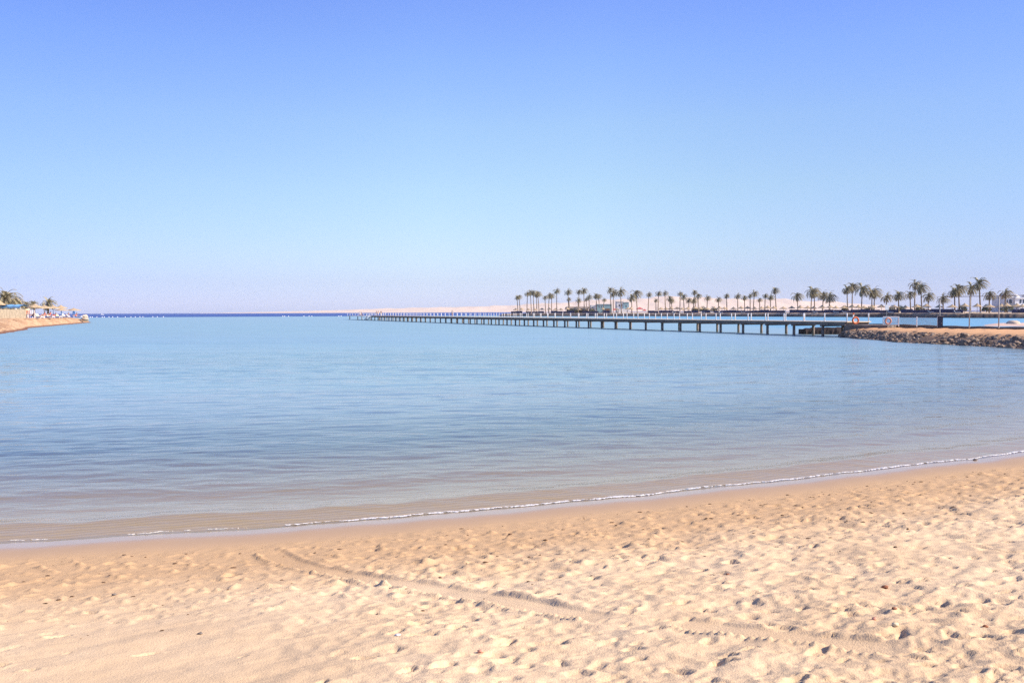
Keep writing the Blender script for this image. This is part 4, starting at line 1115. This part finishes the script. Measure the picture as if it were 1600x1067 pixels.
awning(8.5, 40, 475.5, 481, 199, 'long blue awning behind the slat fence right of the big palm')
X_, Y_ = lp(23, 215); tent = empty('tent', (X_, Y_, 2.0)); tag(tent, 'pale lavender pointed tent rising behind the blue awnings', 'tent')
zt = PZ(23, 470, 215)-2; hw = 9*215/FPX; mb = MB(); mb.add([(-hw,-hw,1.9),(hw,-hw,1.9),(hw,hw,1.9),(-hw,hw,1.9),(0,0,zt),(-hw,-hw,1.6),(hw,-hw,1.6),(hw,hw,1.6),(-hw,hw,1.6)], [(0,1,4),(1,2,4),(2,3,4),(3,0,4),(0,5,6,1),(1,6,7,2),(2,7,8,3),(3,8,5,0)])
mb.build('canopy', M['whitewash'], tent)
for sx_ in (-1, 1):
    for sy_ in (-1, 1):
        mb = MB(); mb.tube([(sx_*hw*.95, sy_*hw*.95, -.2), (sx_*hw*.95, sy_*hw*.95, 1.95)], .06, 6); mb.build('leg', M['white'], tent)
# palms of the spit
for k, (u, v, Y, cs_, lab) in enumerate([(11.5, 455.5, 205, 1.5, 'big bushy palm behind the blue awnings at left edge'), (25, 466, 225, .62, 'half hidden small palm right of the big bushy palm'),
      (31.5, 469.5, 215, .62, 'small green palm above the long blue awning'), (43, 471.5, 222, .6, 'low dark palm above the russet board'), (54, 470.5, 230, .62, 'low dark palm behind the left thatched parasol'),
      (75, 466.8, 224, .85, 'ragged palm leaning right behind the thatched parasols')]):
    palm(u, v, Y, 2.0, cs_*1.2, lab, 'palms on the left spit', k + 3, k < 5)
# umbrellas of the spit
lu = make_umbrella('thatched_parasol', 2.0, 2.35, .62, 4)
LU = [(0.5, 468.5, 8, 190, 'thatched parasol cut by the left picture edge'), (55.5, 474.3, 12.5, 197, 'thatched parasol nearest the slat fence'), (70, 476.3, 14, 205, 'wide thatched parasol below the ragged palm'),
      (84, 476.6, 10, 222, 'thatched parasol second left of the highest right one'), (96, 476.2, 9, 228, 'thatched parasol raised highest near the right group'), (97, 481, 10, 222, 'low thatched parasol in front of the highest right one'), (116, 481, 10.5, 240, 'lone thatched parasol near the spit tip with blue post')]
for i, (u, vt, hwpx, Y, lab) in enumerate(LU):
    o = lu if i == 0 else copy_tree(lu)
    zg = lgz(u, Y) - .05; H_ = PZ(u, vt, Y) - zg; o.location = (PX(u, Y), Y, zg)
    s_ = hwpx*Y/FPX/2.0; o.scale = (s_, s_, H_/3.09); tag(o, lab, 'parasol', 'thatched parasols on the left spit')
    if i:
        for ch in o.children:
            if ch.name.startswith('pole'):
                ch.data = ch.data.copy(); ch.data.materials[0] = M['blue_paint'] if u > 80 else M['offwhite']
# loungers and people on the spit
beds2 = [(62, 190, 'cloth_cream', 'cream covered sun lounger under the wide thatched parasol', 1.1), (79, 206, 'cloth_white', 'white sun lounger by the person in coral', 1.2), (92, 220, 'cloth_cream', 'cream sun lounger under the highest right parasol', 1.0), (103, 228, 'cloth_white', 'white sun lounger behind the rocky edge', 1.3), (122.5, 243, 'cloth_white', 'white sun lounger between the blue post and pale rock', 1.45)]
for u, Y, cm, lab, rz in beds2:
    o = make_bed(cm); o.location = (PX(u, Y), Y, lgz(u, Y)-.02); o.rotation_euler.z = rz; o.scale = (1.3, 1.3, 1.25); tag(o, lab, 'sun lounger', 'sun loungers on the left spit')
mb = MB(); rock(mb, (0, 0, .45), 1.1, random.Random(12)); rock(mb, (.15, -.1, 1.35), .75, random.Random(14))
Yq = 250.0; o = mb.build('rock', M['pale_stone'], None, False, (PX(133, Yq), Yq, .75)); tag(o, 'pale yellowish upright rock at the tip of the left spit', 'rock')
o = empty('towel_stand', (PX(116, 238.5), 238.5, 1.65)); tag(o, 'blue cloth hanging on a white stand under the lone parasol', 'towel stand')
mb = MB(); mb.tube([(0,0,0),(0,0,1.55)], .06, 6); mb.build('stand', M['white'], o)
mb = MB(); mb.box((-.35, -.05, .75), (.35, .05, 1.95)); mb.box((-.55, -.04, .55), (-.2, .04, .75)); mb.build('cloth', M['blue_paint'], o)
o = empty('lookout_chair', (PX(49.5, 186), 186, 1.85)); tag(o, 'white slatted lookout chair between fence and first lounger', 'chair')
mb = MB()
for x_ in (-.5, .5):
    for y_ in (-.4, .4): mb.tube([(x_*1.1, y_, 0), (x_*.9, y_, 1.9)], .05, 6)
mb.build('frame', M['white'], o)
mb = MB(); mb.box((-.5, -.45, 1.0), (.5, .45, 1.08)); mb.build('seat', M['white'], o)
mb = MB()
for z_ in (1.25, 1.5, 1.75): mb.box((-.5, .38, z_), (.5, .43, z_+.14))
mb.build('backrest', M['white'], o)

# ------------------------------------------------------------------ people
def skin_mesh(name, verts, edges, radii, sub=1):
    me = bpy.data.meshes.new(name); me.from_pydata(verts, edges, []); o = bpy.data.objects.new(name, me); col.objects.link(o)
    md = o.modifiers.new('skin', 'SKIN'); md.use_smooth_shade = True
    for i, r in enumerate(radii): me.skin_vertices[0].data[i].radius = (r, r) if not isinstance(r, tuple) else r
    me.skin_vertices[0].data[0].use_root = True
    o.modifiers.new('sub', 'SUBSURF').levels = sub
    dg = bpy.context.evaluated_depsgraph_get(); out = bpy.data.meshes.new_from_object(o.evaluated_get(dg)); bpy.data.objects.remove(o)
    out.name = name; out.polygons.foreach_set('use_smooth', [True]*len(out.polygons)); return out
def figure(pose):
    if pose == 'stand':
        J = dict(pel=(0,0,.95), spi=(0,.01,1.15), che=(0,0,1.36), nec=(0,.01,1.50), hea=(0,.03,1.60), top=(0,.02,1.69),
                 lh=(-.10,0,.88), lk=(-.12,.03,.50), la=(-.12,-.02,.08), lt=(-.13,.14,.04), rh=(.10,0,.88), rk=(.13,.06,.50), ra=(.14,-.04,.08), rt=(.16,.12,.04),
                 ls=(-.20,0,1.40), le=(-.27,-.03,1.12), lw=(-.25,.10,.90), ld=(-.24,.14,.80), rs=(.20,0,1.40), re=(.28,-.02,1.12), rw=(.27,.08,.89), rd=(.26,.12,.79))
    else:  # sitting on the ground or a lounger, leaning back
        J = dict(pel=(0,0,.14), spi=(0,-.10,.34), che=(0,-.17,.54), nec=(0,-.18,.69), hea=(0,-.15,.79), top=(0,-.16,.88),
                 lh=(-.10,.05,.13), lk=(-.13,.42,.42), la=(-.12,.72,.07), lt=(-.13,.88,.06), rh=(.10,.05,.13), rk=(.13,.45,.30), ra=(.13,.84,.07), rt=(.14,.98,.09),
                 ls=(-.19,-.17,.58), le=(-.27,-.30,.33), lw=(-.25,-.32,.10), ld=(-.25,-.38,.05), rs=(.19,-.17,.58), re=(.26,-.02,.40), rw=(.18,.22,.40), rd=(.16,.32,.40))
    names = list(J); idx = {k: i for i, k in enumerate(names)}
    E = [('pel','spi'),('spi','che'),('che','nec'),('nec','hea'),('hea','top'),('pel','lh'),('lh','lk'),('lk','la'),('la','lt'),('pel','rh'),('rh','rk'),('rk','ra'),('ra','rt'),
         ('che','ls'),('ls','le'),('le','lw'),('lw','ld'),('che','rs'),('rs','re'),('re','rw'),('rw','rd')]
    rad = dict(pel=.125, spi=.11, che=.125, nec=.05, hea=.088, top=.06, lh=.085, rh=.085, lk=.058, rk=.058, la=.038, ra=.038, lt=.032, rt=.032, ls=.055, rs=.055, le=.040, re=.040, lw=.028, rw=.028, ld=.035, rd=.035)
    body = skin_mesh('body', [J[k] for k in names], [(idx[a], idx[b]) for a, b in E], [rad[k] for k in names])
    def sub(keys, edges, rr):
        ii = {k: i for i, k in enumerate(keys)}; return [J[k] for k in keys], [(ii[a], ii[b]) for a, b in edges], rr
    shirt = skin_mesh('shirt', *sub(['che','spi','pel','ls','rs'], [('che','spi'),('spi','pel'),('che','ls'),('che','rs')], [.150,.135,.145,.085,.085]))
    trou = skin_mesh('shorts', *sub(['pel','lh','rh','lk','rk'], [('pel','lh'),('pel','rh'),('lh','lk'),('rh','rk')], [.150,.110,.110,.085,.085]))
    hm = MB(); hm.lathe([(.105, -.02), (.108, .03), (.085, .09), (.04, .12), (.005, .125)], 12, (J['hea'][0], J['hea'][1]-.02, J['hea'][2]+.01))
    ho_ = hm.build('hair', None, None, True); hd = ho_.data; bpy.data.objects.remove(ho_)
    return body, shirt, trou, hd
FIG = {'stand': figure('stand'), 'sit': figure('sit')}
for pz in FIG.values():
    for me in pz: me.materials.clear(); me.materials.append(M['skin'])
def person(pose, loc, rz, shirt, shorts, label, hair='hair', s=1.0):
    o = empty('person', loc, rz); o.scale = (s,)*3
    for me, nm, m in zip(FIG[pose], ('body', 'shirt', 'shorts', 'hair'), ('skin', shirt, shorts, hair)):
        if m is None: continue
        c = bpy.data.objects.new(nm, me); col.objects.link(c); c.parent = o
        c.material_slots[0].link = 'OBJECT'; c.material_slots[0].material = M[m]
    tag(o, label, 'person'); return o
def pier_pt(u, wv, z=DZ0):
    q_ = (u - 800)/FPX
    # column u at w across the deck
    best = None
    for Zv in np.arange(86, 332, .2):
        p = O_ + dv*tz(Zv) + nv*wv
        e = abs(p.x/p.y - q_)
        if best is None or e < best[0]: best = (e, p)
    p = best[1]; return (p.x, p.y, z)
person('stand', pier_pt(706.8, 1.0), 2.6, 'cloth_white', None, 'person in a white shirt with bare legs walking midway along the pier')
person('stand', pier_pt(588.6, 1.2), 2.2, None, 'cloth_dark', 'bare chested person standing left in the pair near the pier stair')
person('stand', pier_pt(591.2, .5), 3.6, None, 'cloth_cream', 'bare chested person facing the other beside the pier stair')
person('stand', pier_pt(595.6, 1.4), 3.1, 'cloth_dark', 'cloth_cream', 'person in a dark top standing right of the bare chested pair')
person('stand', pier_pt(562.6, 1.5, PLZ), 3.4, 'cloth_white', 'cloth_white', 'person dressed in white on the low end platform')
person('sit', pier_pt(564.8, .6, PLZ + .35), 3.1, 'cloth_dark', 'cloth_dark', 'person in dark clothes sitting on the low end platform', s=1.2)
mb = MB(); bx_ = pier_pt(564.8, .6, PLZ); mb.box((-.5, -.5, .30), (.5, .5, .38)); mb.box((-.45, -.45, 0), (-.35, .45, .30)); mb.box((.35, -.45, 0), (.45, .45, .30))
o = mb.build('bench', M['wood'], None, False, bx_); tag(o, 'small bench under the seated person on the low end platform', 'bench')
LPE = [('stand', 43.6, 179, 'cloth_white', 'cloth_white', 'person in white standing before the russet board', .8), ('sit', 52.5, 183, 'cloth_dark', 'cloth_dark', 'person in dark clothes sitting left of the cream lounger', 1.1), ('sit', 69.5, 193, 'cloth_red', None, 'sunbather in coral sitting below the wide parasol', 1.3),
       ('sit', 78.3, 204, 'cloth_red', None, 'sunbather in bright coral sitting upright on the white lounger', 1.4), ('sit', 86.5, 210, 'cloth_dark', 'cloth_red', 'sunbather in dark top between the two loungers', 1.1), ('sit', 106.5, 230, None, 'cloth_white', 'bare chested sunbather above the rocky edge', 1.2), ('sit', 119.5, 239, None, 'cloth_red', 'sunbather sitting right of the blue cloth', 1.2)]
for pose, u, Y, a, b, lab, s in LPE:
    person(pose, (PX(u, Y), Y, lgz(u, Y) + (.0 if pose == 'stand' else .45)), 2.6 + .3*math.sin(u), a, b, lab, s=s)
FP = [(1107, 'cloth_dark', 'cloth_dark'), (1109.8, 'cloth_dark', 'cloth_dark'), (1118.5, 'cloth_white', None), (1181, 'cloth_red', None), (1359, 'cloth_red', 'cloth_dark'), (1424, 'cloth_white', 'cloth_cream'), (951, 'cloth_dark', 'cloth_dark'), (980, 'cloth_white', 'cloth_white')]
fl = rel_labels([a[0] for a in FP])
for i, (u, a, b) in enumerate(FP):
    X_, Y_ = bpos(u, 10); person('stand', (X_, Y_, GZ), 2.5 + i, a, b, f'tiny person standing among umbrellas, {fl[u]}', s=1.1)

# ------------------------------------------------------------------ buoys, boat, birds, moon
BU = [(141.5,496.3),(144.6,496.3),(151.6,496.3),(160,496.3),(163.2,496.2),(170.6,496.1),(176.3,496.1),(184,496),(196,495.9),(204.7,495.7),(211.6,495.5),(218.8,495.5),(223.5,495.5),(239,495.4),(246,495.3),(255.6,495.3),
      (442,494.2),(445,494.1),(451,494.1),(475,494),(483,493.9),(487.5,493.8),(529.5,493.6),(533,493.5),(543,493.4)]
q_ = MB(); q_.lathe([(.02, -.45), (.40, -.30), (.55, 0), (.45, .32), (.2, .46), (.02, .5)], 12)
bd = q_.build('buoy', M['white'], None, True); bdm = bd.data; bpy.data.objects.remove(bd)
nleft = 0
for i, (u, v) in enumerate(BU):
    Y = 590 + (i % 3)*6; o = bpy.data.objects.new('buoy', bdm); col.objects.link(o); o.location = (PX(u, Y), Y, .10); o.scale = (.78, .78, .78)
    if u < 300: lab = f'white buoy on the sea, {ORD[i]} right of the left spit'
    else: lab = f'white buoy on the sea, {ORD[len(BU)-1-i]} left of the pier end'
    tag(o, lab, 'buoy', 'white buoys marking the swimming area')
Yb_ = 1500.0; bo = empty('boat', (PX(160, Yb_), Yb_, 0), .5); tag(bo, 'small white motor boat far out on the horizon', 'boat')
mb = MB(); Lh = 4.2
secs = [(-Lh, 1.2, 1.0), (-2, 1.5, 1.0), (1, 1.4, 1.15), (3, .8, 1.4), (Lh+.4, .05, 1.7)]
vs = []; fs = []
for (x_, w_, z_) in secs: vs += [(x_, -w_, z_), (x_, -w_*.7, -.3), (x_, w_*.7, -.3), (x_, w_, z_)]
for i in range(len(secs)-1):
    for k in range(4): fs.append((i*4+k, (i+1)*4+k, (i+1)*4+(k+1) % 4, i*4+(k+1) % 4))
fs += [(3,2,1,0)]
mb.add(vs, fs); mb.build('hull', M['white'], bo)
mb = MB(); mb.box((-1.8, -1.0, 1.02), (1.4, 1.0, 2.9)); cb_ = mb.build('cabin', M['white'], bo)
mb = MB(); mb.box((-1.2, -1.03, 1.9), (1.0, -1.003, 2.6)); mb.build('window', M['window'], cb_)
mb = MB(); mb.box((-2.2, -1.1, 3.3), (.8, 1.1, 3.45)); mb.tube([(-1.5, 0, 2.9), (-1.5, 0, 5.0)], .06, 6); mb.tube([(.5,0,2.9),(.5,0,3.3)], .06, 6); mb.build('flybridge', M['white'], bo); bo.scale = (.62, .62, .62)
def bird(u, v, Y, label, s=1.0):
    o = empty('seabird', (PX(u, Y), Y, PZ(u, v, Y)), .4); o.scale = (s,)*3
    mb = MB(); mb.tube([(0,-.28,0),(0,-.15,.01),(0,.05,.02),(0,.18,.03),(0,.26,.02)], [.015,.05,.065,.045,.012], 8); mb.build('body', M['bird'], o, True)
    for sg in (-1, 1):
        mb = MB(); mb.add([(0,.10,.03),(0,-.08,.03),(sg*.32,-.02,.17),(sg*.32,.13,.17),(sg*.62,-.14,.10),(0,.10,.045),(0,-.08,.045),(sg*.32,-.02,.185),(sg*.32,.13,.185),(sg*.62,-.14,.108)],
            [(0,1,2,3),(3,2,4),(5,8,7,6),(8,9,7),(0,3,8,5),(3,4,9,8),(1,6,7,2),(2,7,9,4)]); mb.build('wing', M['bird'], o)
    tag(o, label, 'bird')
bird(364.5, 443, 330, 'tiny dark seabird flying alone over the open sea')
bird(882.7, 460.8, 420, 'tiny dark seabird flying between two palms of the far beach')

# ------------------------------------------------------------------ the air: a thin even haze over sea and shore
mb = MB(); mb.box((-15500, -60, -4.5), (15500, 9600, 130)); hz = mb.build('haze', None)
t = bpy.data.materials.new('haze_air'); t.use_nodes = True; n_ = t.node_tree; n_.nodes.clear()
o_ = n_.nodes.new('ShaderNodeOutputMaterial'); v_ = n_.nodes.new('ShaderNodeVolumePrincipled')
v_.inputs['Color'].default_value = (.90, .93, 1.0, 1); v_.inputs['Density'].default_value = .00007
n_.links.new(v_.outputs[0], o_.inputs['Volume']); hz.data.materials.append(t); tag(hz, kind='stuff')
